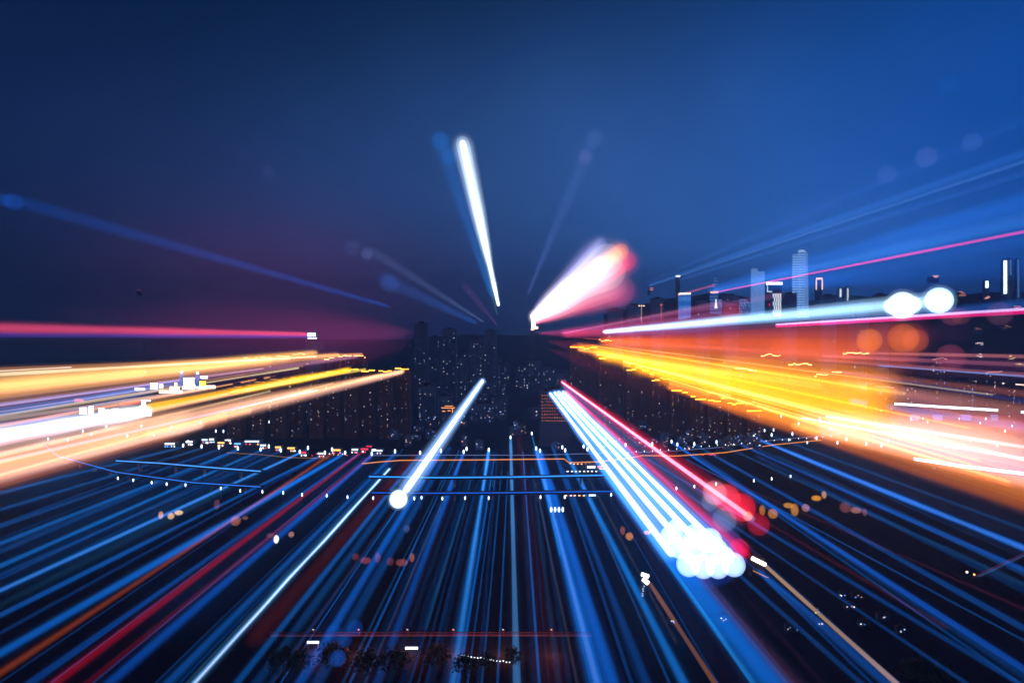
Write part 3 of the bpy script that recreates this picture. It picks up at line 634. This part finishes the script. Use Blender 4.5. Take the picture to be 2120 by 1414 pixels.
# ------------------------------------------------------------ amber blurred lanterns among the lanes
AMBL = [(333,1066,12,'#ffb070',.7),(354,1068,13,'#ffc080',.8),(370,1061,14,'#ffd09a',.9),(449,1044,16,'#7a4a50',.5),(488,1078,20,'#c07030',.5),(508,1072,10,'#a06a40',.45),(572,1116,13,'#ffffff',1.6),(603,1106,12,'#b88070',.7),(560,1108,14,'#7a4a4a',.5),
 (1289,1098,14,'#a05040',.6),(1303,1110,16,'#d08030',.8),(1340,1102,12,'#ff9a70',.9),(1578,1056,16,'#c88030',.6),(1600,1063,20,'#c88030',.7),(1632,1046,16,'#d89030',.7),(1645,1055,20,'#d08a40',.7),(1668,1051,16,'#b07a78',.7),(1690,1031,16,'#e09020',.9),(1706,1024,12,'#d0987a',.8),(1750,1050,22,'#80484c',.6),(1772,1056,18,'#b07068',.7),(1790,1060,12,'#905050',.6),
 (736,1152,14,'#6a2c30',.7),(757,1160,18,'#8a3c34',.7),(782,1154,16,'#7a3838',.6),(808,1162,16,'#6a2a2e',.6),(832,1164,20,'#8a4038',.7),(853,1154,14,'#9a5048',.8),(842,1094,14,'#4a5a8a',.5)]
for i, (px, py, w_, c, k) in enumerate(AMBL):
    Yd = H*F/(py+12-VY)*.98; s_ = Yd/F; p = P(px, py, Yd); t_ = empty('blurred_lantern', (p.x, Yd, p.z-10*s_))
    r_ = w_/2*s_*1.05
    tag(t_, 'soft glowing lantern, %s of the hazy lanterns scattered over the lanes' % ordn(i), 'lantern', 'hazy lanterns over the lanes')
    MB().ball((0, 0, 10*s_), r_*(1+.25*((i*7) % 3-1)), r_, r_*(1-.3*((i*7) % 3-1)), 14, 8).build('lamp_glow', glow(c, k*.12, k/(2*r_)), t_, smooth=True)
    MB().tube([Vector((0, 0, 0)), Vector((0, 0, 10*s_))], .25, 6).build('pole', metal_m, t_)

# ------------------------------------------------------------ trails: sky and horizon
B1 = '#ffffff'
trail(1032,632,957,293,30,'#d0e6ff',1.2,'brilliant white trail rising steeply into the sky above the centre', Y0=2400, halo=.12, hw=1.5, white=2.5)
trail(1029,650,985,470,10,'#3a7a60',.25,'faint greenish trail hugging the left side of the white sky trail', Y0=2400)
trail(1018,612,915,290,44,'#0f5cb0',.22,'dim blue trail left of the white sky trail ending in blue discs', Y0=2450, bulb=[(911,292,40,'#0058a8',.28),(930,325,34,'#1060b8',.2)])
trail(1094,606,1222,300,34,'#4a5a9c',.12,'very faint lavender trail rising right of the centre', Y0=2500, bulb=[(1230,288,36,'#5a6aa8',.1),(1212,326,30,'#8a5aa0',.1)])
trail(1000,666,770,520,24,'#5a70a8',.12,'faint grey-blue trail climbing left from the centre', Y0=2500, bulb=[(760,526,26,'#6a7ab8',.16),(730,512,34,'#50609c',.1)])
trail(985,668,790,575,34,'#2a5ab0',.16,'faint wide blue trail climbing left below the grey one', Y0=2500, bulb=[(806,586,40,'#2a60c0',.16)])
trail(1028,672,960,590,16,'#7a3a80',.12,'tiny dull violet trail just left of the vanishing point', Y0=2500)
trail(803,634,40,418,30,'#0048b0',.2,'long deep blue trail slanting up to the left edge', Y0=2300, bulb=[(28,418,36,'#0050c0',.25),(8,414,28,'#0050c0',.2)])
trail(636,692,0,679,20,'#e04468',.62,'long pink trail running level to the left edge', Y0=1490, halo=.1, hw=1.5)
trail(640,697,0,693,14,'#4a3ab8',.4,'thin violet underside trail below the pink one', Y0=1490)
# pink and white fan
FAN = [(1102,652,1240,510,44,'#8c80c8',.4),(1104,656,1262,534,72,'#fff0fa',.8),(1104,661,1264,560,78,'#ffe4ec',.7),(1106,664,1276,592,56,'#ff8a9c',.4),(1104,668,1292,612,44,'#c04058',.35),(1108,656,1288,518,34,'#ff8a00',1.6),(1110,658,1303,538,40,'#ff1020',1.0),(1108,668,1306,602,44,'#a82040',.3),(1106,660,1240,536,12,'#ff9010',1.3),(1104,650,1246,500,22,'#b8c0ff',.3)]
FN = ['outer lavender','bright white','white lower','pale rose','dull rose','orange edged','red edged','crimson lowest','yellow streaked','palest upper']
for s, n_ in zip(FAN, FN): trail(*s[:7], '%s beam of the pink and white fan right of the centre' % n_, 'beams of the pink and white fan', Y0=2350, halo=.08, hw=1.5)
t_ = tower(1098, 1108, 640, 2360, 'narrow tower with a blown-out white and red lamp column at the fan origin', 'signal towers', wall_dark, None, 0)
for (a0, b0, a1, b1, c, k) in [(1099,652,1112,658,'#ffe0e0',5),(1101,658,1108,680,'#ffffff',6),(1104,676,1114,681,'#ffd0b0',4),(1099,680,1106,684,'#ffb0a0',3)]: light_bar('lamp_column', t_, a0, b1, a1, b0, 2355, t_.location, c, k, 3)

# right: blues sweeping up
for i, (a0, b0, a1, b1, w_, c, L) in enumerate([
 (1345,590,2120,318,20,'#3a78d8',.14),(1345,592,2120,335,8,'#6aa0f0',.14),(1405,580,2120,360,14,'#3a78d8',.1),(1340,585,2120,250,24,'#2a60c0',.06),
 (1470,600,2120,420,46,'#1a6ae0',.30),(1480,604,2120,455,34,'#3a88f4',.28),(1560,580,2120,470,30,'#1a6ad8',.18),(1560,600,2120,500,40,'#1060d0',.25),(1610,592,2120,540,44,'#0a58c8',.25),(1640,590,2120,570,30,'#0a50b8',.18)]):
    trail(a0, b0, a1, b1, w_, c, L, 'soft blue sky trail sweeping up to the right edge, %s from the top' % ORD[[0,1,3,2,4,5,6,7,8,9][i]], 'blue trails sweeping to the right edge', Y0=2600)
trail(1472,607,2120,480,7,'#ff2a8a',.8,'thin hot pink trail rising through the skyline', Y0=2590)
trail(1402,612,1480,590,5,'#e05a70',.6,'short coral trail rising from the blue glass tower', Y0=2590)
trail(1250,687,1960,622,26,'#a8d8ff',.85,'long icy white trail passing under the skyline to two white balls', Y0=1750, halo=.35, hw=1.6, asp=1, wob=.1, bulb=[(1868,632,56,'#c8e4ff',2.2),(1848,634,34,'#c0e0ff',1.6),(1888,631,36,'#c0e0ff',1.6),(1944,622,54,'#b0d8ff',2.6)])
trail(1254,687,1800,640,30,'#5a9af0',.35,'pale blue companion running above the icy white trail', Y0=1745, halo=.2)
trail(1606,672,2120,640,7,'#f0c8ff',1.1,'thin white-pink trail leaving the zigzag-lit tower to the right edge', Y0=1700)
trail(1606,676,2120,646,10,'#ff1a80',.9,'magenta trail just under the thin white-pink one', Y0=1700)
trail(1700,668,2120,630,24,'#2a70e0',.3,'dull blue trail above the magenta one near the right edge', Y0=1700)
trail(1165,690,1620,560+50,14,'#a05a90',.2,'faint mauve trail left of the skyline', Y0=1900)
trail(1165,690,1500,625,9,'#c07090',.22,'faint rose trail above the icy white trail start', Y0=1900)
# crimson glow under the skyline
for i, s in enumerate([(1164,690,1530,655,66,'#a02850',.3),(1170,692,1500,668,50,'#902840',.3),(1120,690,1420,672,40,'#5a1c40',.25),(1280,692,1760,676,40,'#701c48',.25),(1280,694,2000,690,40,'#3c1238',.25)]):
    trail(*s, '%s crimson glow streak between skyline and orange fan' % ['topmost','second','leftmost small','long upper','lowest long'][i], 'crimson glow streaks', Y0=1800)

# orange fan
ORG = [
 (1245,706,1905,700,90,'#a83c10',.50),(1255,708,1800,728,70,'#c04c10',.40),(1262,712,1900,738,30,'#8a3a3a',.3),
 (1185,716,1760,748,44,'#b85010',.3),(1200,720,1850,800,100,'#e87c08',.32),(1230,728,1830,830,110,'#ff9c04',.36),(1240,735,1820,856,100,'#ffa808',.34),
 (1290,752,1850,868,90,'#ffa008',.32),(1300,760,1800,900,70,'#e88408',.26),(1330,776,1800,905,60,'#e07c08',.26),(1345,790,2120,1020,44,'#e87c20',.42),(1388,808,2120,1046,36,'#c05c18',.36),
 (1350,784,2120,990,30,'#f08840',.32),(1300,760,1700,850,24,'#ffc030',.25),(1190,722,1500,778,24,'#ffa050',.35),
 (1560,770,1850,812,30,'#ffb810',.25),(1230,733,1700,800,20,'#ffc050',.25)]
ORG += [(1480,775,1848,850,120,'#ffa204',.34),(1500,750,1848,798,80,'#f08a04',.28),(1450,805,1800,910,56,'#f89008',.26),(1600,720,1890,738,76,'#c85408',.26)]
for i, s in enumerate(ORG): trail(*s[:4], s[4]*.76, s[5], s[6]*1.2, '%s orange beam of the great orange fan on the right, counted from the top' % ordn(i), 'beams of the orange fan', Y0=1420+12*i, halo=.1, hw=1.6)
for i, (px, py, d_, c, L) in enumerate([(1800,705,50,'#f08020',.5),(1870,700,60,'#f07820',.4),(1895,705,50,'#d05a28',.35),(1968,740,56,'#a0405a',.35),(1970,655,40,'#a05060',.25),(2070,650,50,'#80506a',.25),(1990,655,36,'#a05060',.2),(1280,600,70,'#b03a60',.25),(1515,650,44,'#c03838',.35)]):
    Yd = 800; p = P(px, py, Yd); r_ = d_/2*Yd/F
    o = MB().ball((0, 0, 0), r_, r_, r_).build('light_orb', glow(c, L*.12, L/(2*r_)), None, p, smooth=True)
    tag(o, ['bright orange orb at the left of the orange orb pair','large orange orb beside the bright one','dull orange orb at the right end of the orange fan','rose orb low beside the orange orbs','small brick-red orb under the magenta trail','dim mauve orb near the right edge','smaller brick-red orb touching its neighbour','raspberry orb under the pink fan','red square-ish orb below the skyline'][i], 'light orb', 'soft orbs of coloured light')
# salmon streaks right of the fan
for i, (a0, b0, a1, b1, w_, c, L) in enumerate([(1745,730,2120,738,8,'#d07a78',.5),(1700,737,2120,755,10,'#b06478',.4),(1690,745,2120,776,10,'#c07070',.4),(1820,757,2120,779,5,'#5a9af0',.7),(1700,765,2120,815,18,'#a85a50',.4),(1740,790,2120,850,30,'#c07868',.45),(1780,800,2120,880,36,'#b87070',.4),(1740,770,2120,830,10,'#3a4aa0',.35),(1500,735,2120,760,60,'#5a2050',.25),(1500,760,2120,880,90,'#5a2440',.25),(1760,830,2120,885,20,'#3a6ac8',.5)]):
    trail(a0, b0, a1, b1, w_, c, L, '%s streak of the level salmon and blue streaks at the right edge' % ordn(i), 'level salmon and blue streaks', Y0=1500)
# white pink glow bottom right
for i, (a0, b0, a1, b1, w_, c, L) in enumerate([(1655,868,2120,928,90,'#f0a898',.42),(1700,870,2120,960,80,'#d0a0c8',.36),(1720,872,2110,905,90,'#ffa860',.4),(1660,865,2120,950,8,'#ffffff',.9),(1710,862,2120,925,10,'#ffe0e8',.8),(1640,880,2120,1000,30,'#ff9a40',.6),(1700,890,2120,985,50,'#b088c8',.35),(1840,860,2120,890,60,'#ff5050',.3),(1800,895,2120,984,84,'#ffb8a0',.4),(1850,880,2120,945,100,'#ffd8d0',.42)]):
    trail(a0, b0, a1, b1, w_*.85, c, L*1.0, '%s beam of the pale pink blaze at the right edge' % ORD[i], 'beams of the pale pink blaze', Y0=1300, halo=.08, hw=1.5)

# left bands
LB = [(750,733,0,768,22,'#e89a58',.5),(655,730,0,790,34,'#ffb860',.6),(700,735,0,812,40,'#f0a060',.5),(740,738,0,838,30,'#b87898',.35),(655,738,0,775,10,'#fff0c8',.8),(600,742,0,800,26,'#ffd080',.5),(148,760,0,768,4,'#fff4e0',1.2),
 (430,780,0,838,10,'#5a90e8',.7),(400,790,0,850,16,'#4a80d8',.6),(330,800,0,858,14,'#4a88e8',.6),(445,802,0,880,22,'#c89080',.5),(430,804,0,868,12,'#e8c8c0',.6),(330,806,0,890,14,'#3a60b8',.5),
 (730,764,305,845,26,'#ffb800',1.1),(760,764,480,812,12,'#ffd860',.6),
 (310,850,0,900,40,'#ffffff',1.6),(280,855,0,905,50,'#e8d8ff',.8),(300,848,0,880,16,'#6a98f0',.6),
 (846,766,0,925,36,'#d89870',.45),(846,766,0,950,40,'#e0a070',.45),(846,768,0,975,44,'#d09888',.45),(800,772,0,990,30,'#b07a60',.35),(690,800,0,955,12,'#f0c8f0',.6),(680,800,0,940,24,'#e8b0a0',.4),(560,840,0,965,30,'#ffc070',.45),(820,768,300,900,18,'#ffc088',.35),
 (420,880,0,985,30,'#ffe0d0',.5),(300,905,0,960,30,'#ffb030',.6)]
LB += [(500,850,0,991,60,'#ff9050',.45),(400,860,0,962,66,'#ffb888',.55),(260,893,0,955,60,'#fff0e8',.8),(560,745,0,806,50,'#ffb850',.45),(300,770,0,797,44,'#ffcc88',.4)]
for i, s in enumerate(LB): trail(*s[:4], s[4]*.76, s[5], s[6]*(1.15 if s[5] in ('#ffb800', '#ffffff') else .85), '%s beam of the peach and gold bands on the left, counted from the top' % ordn(i), 'peach and gold bands on the left', Y0=1200+9*i, halo=.08, hw=1.5)

# ------------------------------------------------------------ trails: the lanes on the ground
LAN = [ # near lanes, from left to right round the bottom
 (380,925,0,1020,7,'#0b77e0',.3,'blue'),(418,928,0,1055,8,'#096cd0',.3,'blue'),(454,930,0,1090,8,'#0863c0',.3,'blue'),(495,930,0,1125,10,'#0b75dc',.42,'blue'),(547,930,0,1171,10,'#0d7ae4',.42,'blue'),(582,934,0,1190,8,'#0651a8',.3,'dim blue'),
 (638,930,0,1222,12,'#1080f0',.55,'bright blue'),(621,936,0,1252,18,'#0c3650',.3,'grey'),(673,938,0,1273,12,'#0b67d0',.4,'blue'),(688,932,0,1310,8,'#054190',.3,'dim blue'),(715,938,0,1352,20,'#0b73e8',.45,'broad blue'),
 (696,934,0,1395,18,'#b04a18',.32,'burnt orange'),(742,940,60,1414,15,'#074fb0',.35,'dull blue'),(755,932,112,1414,18,'#c00c28',.25,'crimson'),(770,942,180,1414,16,'#8a1030',.22,'dim wine red'),(775,940,232,1414,26,'#0963e0',.42,'broad blue'),
 (820,938,350,1414,20,'#0863c8',.4,'blue'),(870,940,490,1414,18,'#0763c0',.38,'blue'),(862,942,520,1330,44,'#7a2418',.14,'broad rust'),(913,936,623,1414,26,'#0b6ae0',.5,'broad blue'),(905,940,560,1414,14,'#044180',.3,'dim blue'),
 (960,938,783,1414,22,'#0b6ce8',.5,'blue'),(984,968,880,1300,10,'#12537a',.22,'faint grey-blue'),(1012,934,938,1414,20,'#1a90ff',.8,'bright blue'),(1030,940,990,1414,10,'#044188',.25,'dim blue'),
 (1057,906,1070,1414,17,'#4a90dc',.6,'cyan'),(1073,905,1140,1414,60,'#401020',.2,'broad maroon'),(1110,930,1236,1414,30,'#0b77f0',.65,'bright blue'),(1118,935,1268,1414,34,'#0b6ce8',.5,'broad blue'),(1101,898,1160,1150,6,'#127ec8',.4,'thin blue'),(1104,978,1195,1414,8,'#4a5068',.22,'thin grey'),
 (1112,845,1340,1414,20,'#044390',.35,'dim blue'),(1170,935,1416,1414,22,'#0e75d8',.55,'blue'),(1190,960,1330,1300,10,'#5a4a50',.2,'thin brownish'),(1205,965,1400,1330,8,'#4a4654',.2,'thin greyish'),(1240,962,1600,1414,62,'#046ee0',.6,'widest blue'),(1255,965,1500,1330,22,'#125aa8',.4,'slate blue'),
 (1216,932,1560,1414,12,'#1a89e0',.4,'thin bright blue'),(1250,960,1640,1414,34,'#5a2410',.3,'rust brown'),
 (1295,922,1725,1414,16,'#0963d8',.45,'blue'),(1402,922,2023,1414,18,'#0963c8',.42,'blue'),(1390,916,2120,1384,16,'#095ad0',.45,'blue'),(1437,920,2120,1300,15,'#0655b0',.38,'blue'),(1483,916,2120,1210,12,'#075390',.3,'teal-blue'),(1515,912,2120,1180,12,'#085ac8',.45,'blue'),(1560,906,2120,1134,15,'#0c7af8',.7,'bright blue'),(1597,902,2120,1095,9,'#065198',.3,'dim blue'),
 (1300,940,2060,1414+40,10,'#0a4ca0',.3,'dim blue'),(1340,950,2120,1420,14,'#0a58b8',.3,'blue'),(1280,950,1860,1414,8,'#0a4898',.3,'thin blue'),(1265,955,1790,1420,14,'#0c58b0',.28,'soft blue'),(1420,950,2120,1325,6,'#0a60c0',.3,'thin blue'),
 (1360,930,2120,1260,8,'#5a1a3a',.2,'thin plum'),(1330,930,1960,1300,10,'#5a1420',.22,'thin dark red')]
for i, (a0, b0, a1, b1, w_, c, L, nm) in enumerate(LAN):
    trail(a0, b0, a1, b1, w_*.95, c, L*1.0, '%s lane trail over the ground, %s counting round from the left edge' % (nm, ordn(i)), 'lane trails over the ground', halo=.06, hw=1.8, white=.04 if nm.startswith('bright') else 0)
trail(807,970,402,1414,15,'#5aa8f0',.9,'sharp icy trail running to the bottom edge left of centre', halo=.15, wob=.25, white=.6)
trail(1344,1205,1480,1414,12,'#b07050',.35,'brownish trail dropping from the slim near block', Y0=520)
trail(1584,1170,1856,1414,12,'#c8a080',.6,'cream trail dropping from the near tower with the slanted lit roof', Y0=550)
trail(1570,1180,1836,1414,20,'#0e50a8',.45,'blue companion under the cream trail', Y0=548)
# many faint parallel lanes
rn = random.Random(11)
faint = []
for i in range(84):
    an = rn.uniform(math.radians(14), math.radians(166)); y0 = rn.uniform(925, 965) if not (1.2 < an < 1.9) else rn.uniform(925, 1000)
    d0 = (y0-VY)/math.sin(an); x0 = VX-math.cos(an)*d0 if False else VX+math.cos(an)*d0
    if x0 < 90 or x0 > 1900: continue
    thin = i >= 40
    k = 3.2; x1 = VX+(x0-VX)*k; y1 = VY+(y0-VY)*k
    c = rn.choice(['#0054b0', '#004490', '#0a4480', '#0a64c8', '#003870', '#381428', '#005290'])
    faint.append((-an, (x0, y0, x1, y1, rn.uniform(4, 8) if thin else rn.uniform(8, 30), c, rn.uniform(.12, .4) if thin else rn.uniform(.08, .2))))
for i, (an, q) in enumerate(sorted(faint)):
    trail(*q, 'faint thin trail between the brighter ground lanes, %s counting round from the left' % ordn(i), 'faint trails between the lanes', ext=False)

# the four white lanes and their blaze
for i, (a0, b0, a1, b1) in enumerate([(1139,814,1392,1150),(1148,812,1425,1140),(1156,811,1462,1140),(1165,811,1508,1150)]):
    trail(a0, b0, a1, b1, 34, '#5a9cff', 1.0, 'brilliant white lane, %s of the four converging on the white blaze' % ORD[i], 'four brilliant white lanes', Y0=1150, halo=.15, hw=1.5, white=1.6)
Yb = 1150*math.hypot(74, 124)/math.hypot(380, 460)
t_ = empty('light_blaze', P(1455, 1140, Yb)); tag(t_, 'blown-out cluster of white light balls where the four white lanes end', 'light cluster')
for (px, py, d_) in [(1385,1108,36),(1400,1092,36),(1440,1110,50),(1470,1118,50),(1405,1130,50),(1435,1140,56),(1480,1140,56),(1425,1168,50),(1455,1172,50),(1485,1172,50),(1518,1168,50),(1500,1150,40)]:
    r_ = d_/2*Yb/F; q = P(px, py, Yb)-t_.location
    MB().ball(q, r_, r_, r_).build('light_ball', glow('#a8c8ff', .2, 1.8/(2*r_)), t_, smooth=True)
MB().ball(P(1455, 1135, Yb)-t_.location, 110/2*Yb/F*1.5, 20, 75*Yb/F).build('halo', glow('#1a60ff', 0, .25/40, True), t_, smooth=True)
# red lanes with orbs
trail(1163,790,1545,1065,26,'#e01038',.6,'broad red lane with a pale core ending in red discs', Y0=1250, halo=.2, white=.3, bulb=[(1505,1030,56,'#ff3a50',.7),(1535,1050,58,'#f01c30',.7),(1570,1085,46,'#b00c28',.55),(1480,1020,50,'#ff9aa8',.5),(1548,1068,20,'#ff9010',.6)])
trail(1163,792,1560,1075,12,'#70b0f0',.5,'thin blue core trail inside the broad red lane', Y0=1245)
trail(1168,806,1548,1150,18,'#d01038',.6,'red lane right beside the four white lanes', Y0=1240, halo=.2, bulb=[(1530,1135,40,'#d80c34',.6)])
trail(1168,800,1520,1095,60,'#4a5a90',.3,'broad slate-grey lane between the two red lanes', Y0=1240, bulb=[(1500,1075,50,'#8090c0',.35),(1470,1040,36,'#8a98c8',.3)])
# lane with white ball left of centre
trail(1000,787,838,1018,34,'#8ab8ff',1.0,'long brilliant white trail descending left of centre to a white ball', Y0=1500, halo=.08, hw=1.5, white=2.0, bulb=[(825,1033,38,'#c0dcff',2.6)])
trail(1160,790,1010,800,4,'#3a60a0',.1,'faint dull line across the centre', Y0=1500) if False else None
for i, (px, py, d_) in enumerate([(700,1362,34),(735,1300,34),(690,1310,36),(715,1325,28),(650,1360,36)]):
    Yd = 380; r_ = d_/2*Yd/F; o = MB().ball((0, 0, 0), r_, r_, r_).build('light_orb', glow('#0a50b8', .04, [.45,.25,.15,.15,.12][i]/(2*r_)), None, P(px, py, Yd), smooth=True)
    tag(o, '%s deep blue orb floating near the viaduct' % ['brightest', 'upper right', 'upper left', 'smallest', 'faintest lower left'][i], 'light orb', 'deep blue orbs near the viaduct')
# city speck lights on rooftops at middle distance (low houses)
rn = random.Random(21)
houses = []
for i in range(90):
    px = rn.uniform(780, 1300) if i < 55 else rn.uniform(1300, 1600); py = rn.uniform(800, 925) if i < 55 else rn.uniform(880, 925)
    houses.append((px, py))
houses.sort()
for i, (px, py) in enumerate(houses):
    Yd = GY(py+8); s_ = Yd/F; w = rn.uniform(6, 12)*s_; h = rn.uniform(8, 22)*s_; t_ = empty('low_block', P(px, py+8, Yd))
    tag(t_, 'low dark city block with pinprick lights before the towers, %s from the left' % ordn(i), 'city block', 'low city blocks in the middle')
    MB().box(-w, w, 0, w, 0, h).box(-w*.5, w*.2, w*.2, w*.7, h, h+2.5).build('wall', wall_blue, t_)
    for j in range(4): add_window(t_, rn.uniform(-.9, .9)*w, rn.uniform(.1, .92)*h, 1.8*s_ if j else 2.6*s_, 1.8*s_, rn.choice(['#ffffff', '#a8c8ff', '#7aa0ff', '#ffb080']), rn.choice([.4, .8, 1.6]), -.1)

# emissive tubes added to tint the air maroon over left and right towers
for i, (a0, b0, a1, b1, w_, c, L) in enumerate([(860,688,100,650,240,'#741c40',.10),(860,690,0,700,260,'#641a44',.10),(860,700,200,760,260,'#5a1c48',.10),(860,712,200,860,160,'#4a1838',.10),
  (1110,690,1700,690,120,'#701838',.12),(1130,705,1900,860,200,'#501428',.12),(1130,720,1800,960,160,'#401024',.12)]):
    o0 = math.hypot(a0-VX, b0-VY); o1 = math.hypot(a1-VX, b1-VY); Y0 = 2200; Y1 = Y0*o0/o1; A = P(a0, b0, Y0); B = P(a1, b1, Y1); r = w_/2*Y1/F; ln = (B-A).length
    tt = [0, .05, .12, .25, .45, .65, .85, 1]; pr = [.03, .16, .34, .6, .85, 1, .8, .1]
    for q, nm in ((1, 'added_air_glow'), (.65, 'added_air_glow')):
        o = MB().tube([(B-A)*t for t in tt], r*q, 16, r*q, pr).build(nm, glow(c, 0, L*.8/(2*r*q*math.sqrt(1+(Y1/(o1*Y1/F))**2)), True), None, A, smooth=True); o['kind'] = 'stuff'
hz = bpy.data.materials.new('haze_air'); hz.use_nodes = True; t = hz.node_tree; t.nodes.clear(); o = t.nodes.new('ShaderNodeOutputMaterial')
pv = t.nodes.new('ShaderNodeVolumePrincipled'); pv.inputs['Color'].default_value = (.2, .5, 1, 1); pv.inputs['Density'].default_value = 2.2e-4
t.links.new(pv.outputs[0], o.inputs['Volume']); hz.cycles.homogeneous_volume = True
MB().box(-6000, 6000, -600, 6200, -7, 680).build('haze', hz)['kind'] = 'stuff'

# faint discs of light in the sky and rose-lit pavilions on the right-hand hills
for i, (px, py, d_, c, L, nm) in enumerate([(2012,295,40,'#6a90e0',.09,'pale blue disc high at the right'),(1918,326,44,'#8a90d0',.1,'lilac disc left of the pale blue one'),(1836,362,40,'#7a80c8',.08,'faint lilac disc above the skyline'),(1965,176,40,'#1060c0',.1,'deep blue disc highest in the right sky'),(555,358,28,'#5a5a98',.07,'faint grey disc in the left sky'),(505,318,26,'#30406c',.05,'faintest disc in the left sky')]):
    Yd = 900; r_ = d_/2*Yd/F; o = MB().ball((0, 0, 0), r_, r_, r_).build('light_orb', glow(c, .01, L/(2*r_)), None, P(px, py, Yd), smooth=True); tag(o, nm, 'light orb', 'soft orbs of coloured light')
PAV = [(1935,572,'#ffb0b8'),(1992,606,'#ff9a80'),(2040,616,'#ffb0a0'),(2104,633,'#ff9070'),(2025,677,'#c08080'),(2080,676,'#d09080'),(2027,711,'#ffe8e8'),(2030,734,'#fff0e8'),(2095,739,'#ffd878'),(2110,752,'#ffd890'),(1345,598,'#ff9090'),(285,600,'#c05058')]
for i, (px, py, c) in enumerate(PAV):
    Yd = 2500; s_ = Yd/F; t_ = empty('hill_pavilion', P(px, py+9, Yd)); q = random.Random(i)
    tag(t_, ['highest rose outlined','orange outlined zigzag roofed','small peach outlined','orange outlined edge','dull rose outlined','dull peach outlined','white lit','brighter white lit','golden lit','lower golden lit','tiny red lit','isolated dim red lit'][i]+' pavilion roof on the hillside', 'pavilion', 'lit pavilions on the hills')
    n_ = 9 if i < 10 else 2
    MB().box(-n_*s_, n_*s_, 0, 20, -4*s_, 6*s_).taper(-n_*1.1*s_, n_*1.1*s_, -3, 22, 6*s_, 9*s_, .6).build('wall', wall_blue, t_)
    for k in range(4 if i < 10 else 2):
        x = q.uniform(-n_, n_*.4)*s_; z = q.uniform(3, 12)*s_; w = q.uniform(3, 9)*s_
        MB().tube([Vector((x, -4, z)), Vector((x+w, -4, z+q.uniform(-.8, .8)*s_))], .65*s_, 6).build('eave_light', lamp(c, 1.6 if i not in (4, 5, 11) else .6), t_)
for i, (a0, a1, yt, Yd) in enumerate([(1768,1800,745,1700),(1812,1852,800,1350),(1870,1900,770,1800),(1930,1960,742,1750),(1985,2020,790,1600),(2040,2075,768,1650),(2085,2118,800,1500)]):
    tower(a0, a1, yt, Yd, 'shadowy tower behind the level salmon streaks, %s from the left' % ORD[i], 'shadowy towers at the right edge', wall_warm, ('#ffb0a0', .8) if i % 2 else None, 16, [('#6aa0ff', 1.6), ('#ffffff', 1.5), ('#ffb090', 1.2)])
rn = random.Random(33)
for i in range(50):
    px = 60+i*31+rn.uniform(0, 20) if i < 18 else 1560+(i-18)*17+rn.uniform(0, 12); py = rn.uniform(870, 915) if i < 18 else rn.uniform(862, 925)
    street_lamp(px, py, rn.choice((.7, .9)), 'white lamp glinting inside the %s glow, %s from the left' % (('peach', ordn(i)) if i < 18 else ('orange and pink', ordn(i-18))), 'lamps inside the glowing bands')
for i in range(26):
    f = i/25; px = 1300+f*420; py = 938-f*34+rn.uniform(-1.5, 1.5)
    street_lamp(px, py, .35, 'tiny lamp of the dotted road line on the right, %s from the left' % ordn(i), 'dotted road line of tiny lamps')
# many fine streaks in the orange and peach bands
for i in range(72):
    left = i < 26
    if left:
        x0 = rn.uniform(500, 845); y0 = 735+(x0-640)*.14+rn.uniform(0, 28) if x0 > 640 else rn.uniform(738, 800); k = (VX)/(VX-x0)*1.02
        c = rn.choice(['#ffe0b0', '#c87848', '#ffb060', '#e8b0c8', '#8a5070', '#ffd070'])
    else:
        x0 = rn.uniform(1190, 1500); y0 = 718+(x0-1190)*.36+rn.uniform(-26, 4); k = min((1060+rn.uniform(-300, 0))/(x0-VX), 6)
        c = rn.choice(['#ffd060', '#c04c10', '#ff8a10', '#ffe0a0', '#a83c18', '#ffb020'])
    x1 = VX+(x0-VX)*k; y1 = VY+(y0-VY)*k
    if y1 > (1000 if left else 1060): continue
    trail(x0, y0, x1, y1, rn.uniform(3, 11), c, rn.uniform(.15, .5), 'fine %s thread of light in the %s' % (('peach', 'left band, %s of its kind' % ordn(i)) if left else ('orange', 'right fan, %s of its kind' % ordn(i-26))), 'fine %s threads' % ('peach' if left else 'orange'), Y0=1500+i*9, ext=left)

for i, (a0, b0, a1, b1, w_, L, nm) in enumerate([(560,960,0,1205,220,.09,'left'),(300,960,0,1060,150,.09,'far left'),(760,960,330,1330,200,.06,'left of centre'),(1180,960,1420,1380,170,.06,'right of centre'),(1640,930,2120,1130,150,.05,'right')]):  # emissive tubes added to lay a blue glow over the ground
    trail(a0, b0, a1, b1, w_, '#0058a8', L, 'wide dim blue glow added over the ground lanes, %s one' % nm, 'wide blue glows over the lanes', ext=False, name='light_haze')
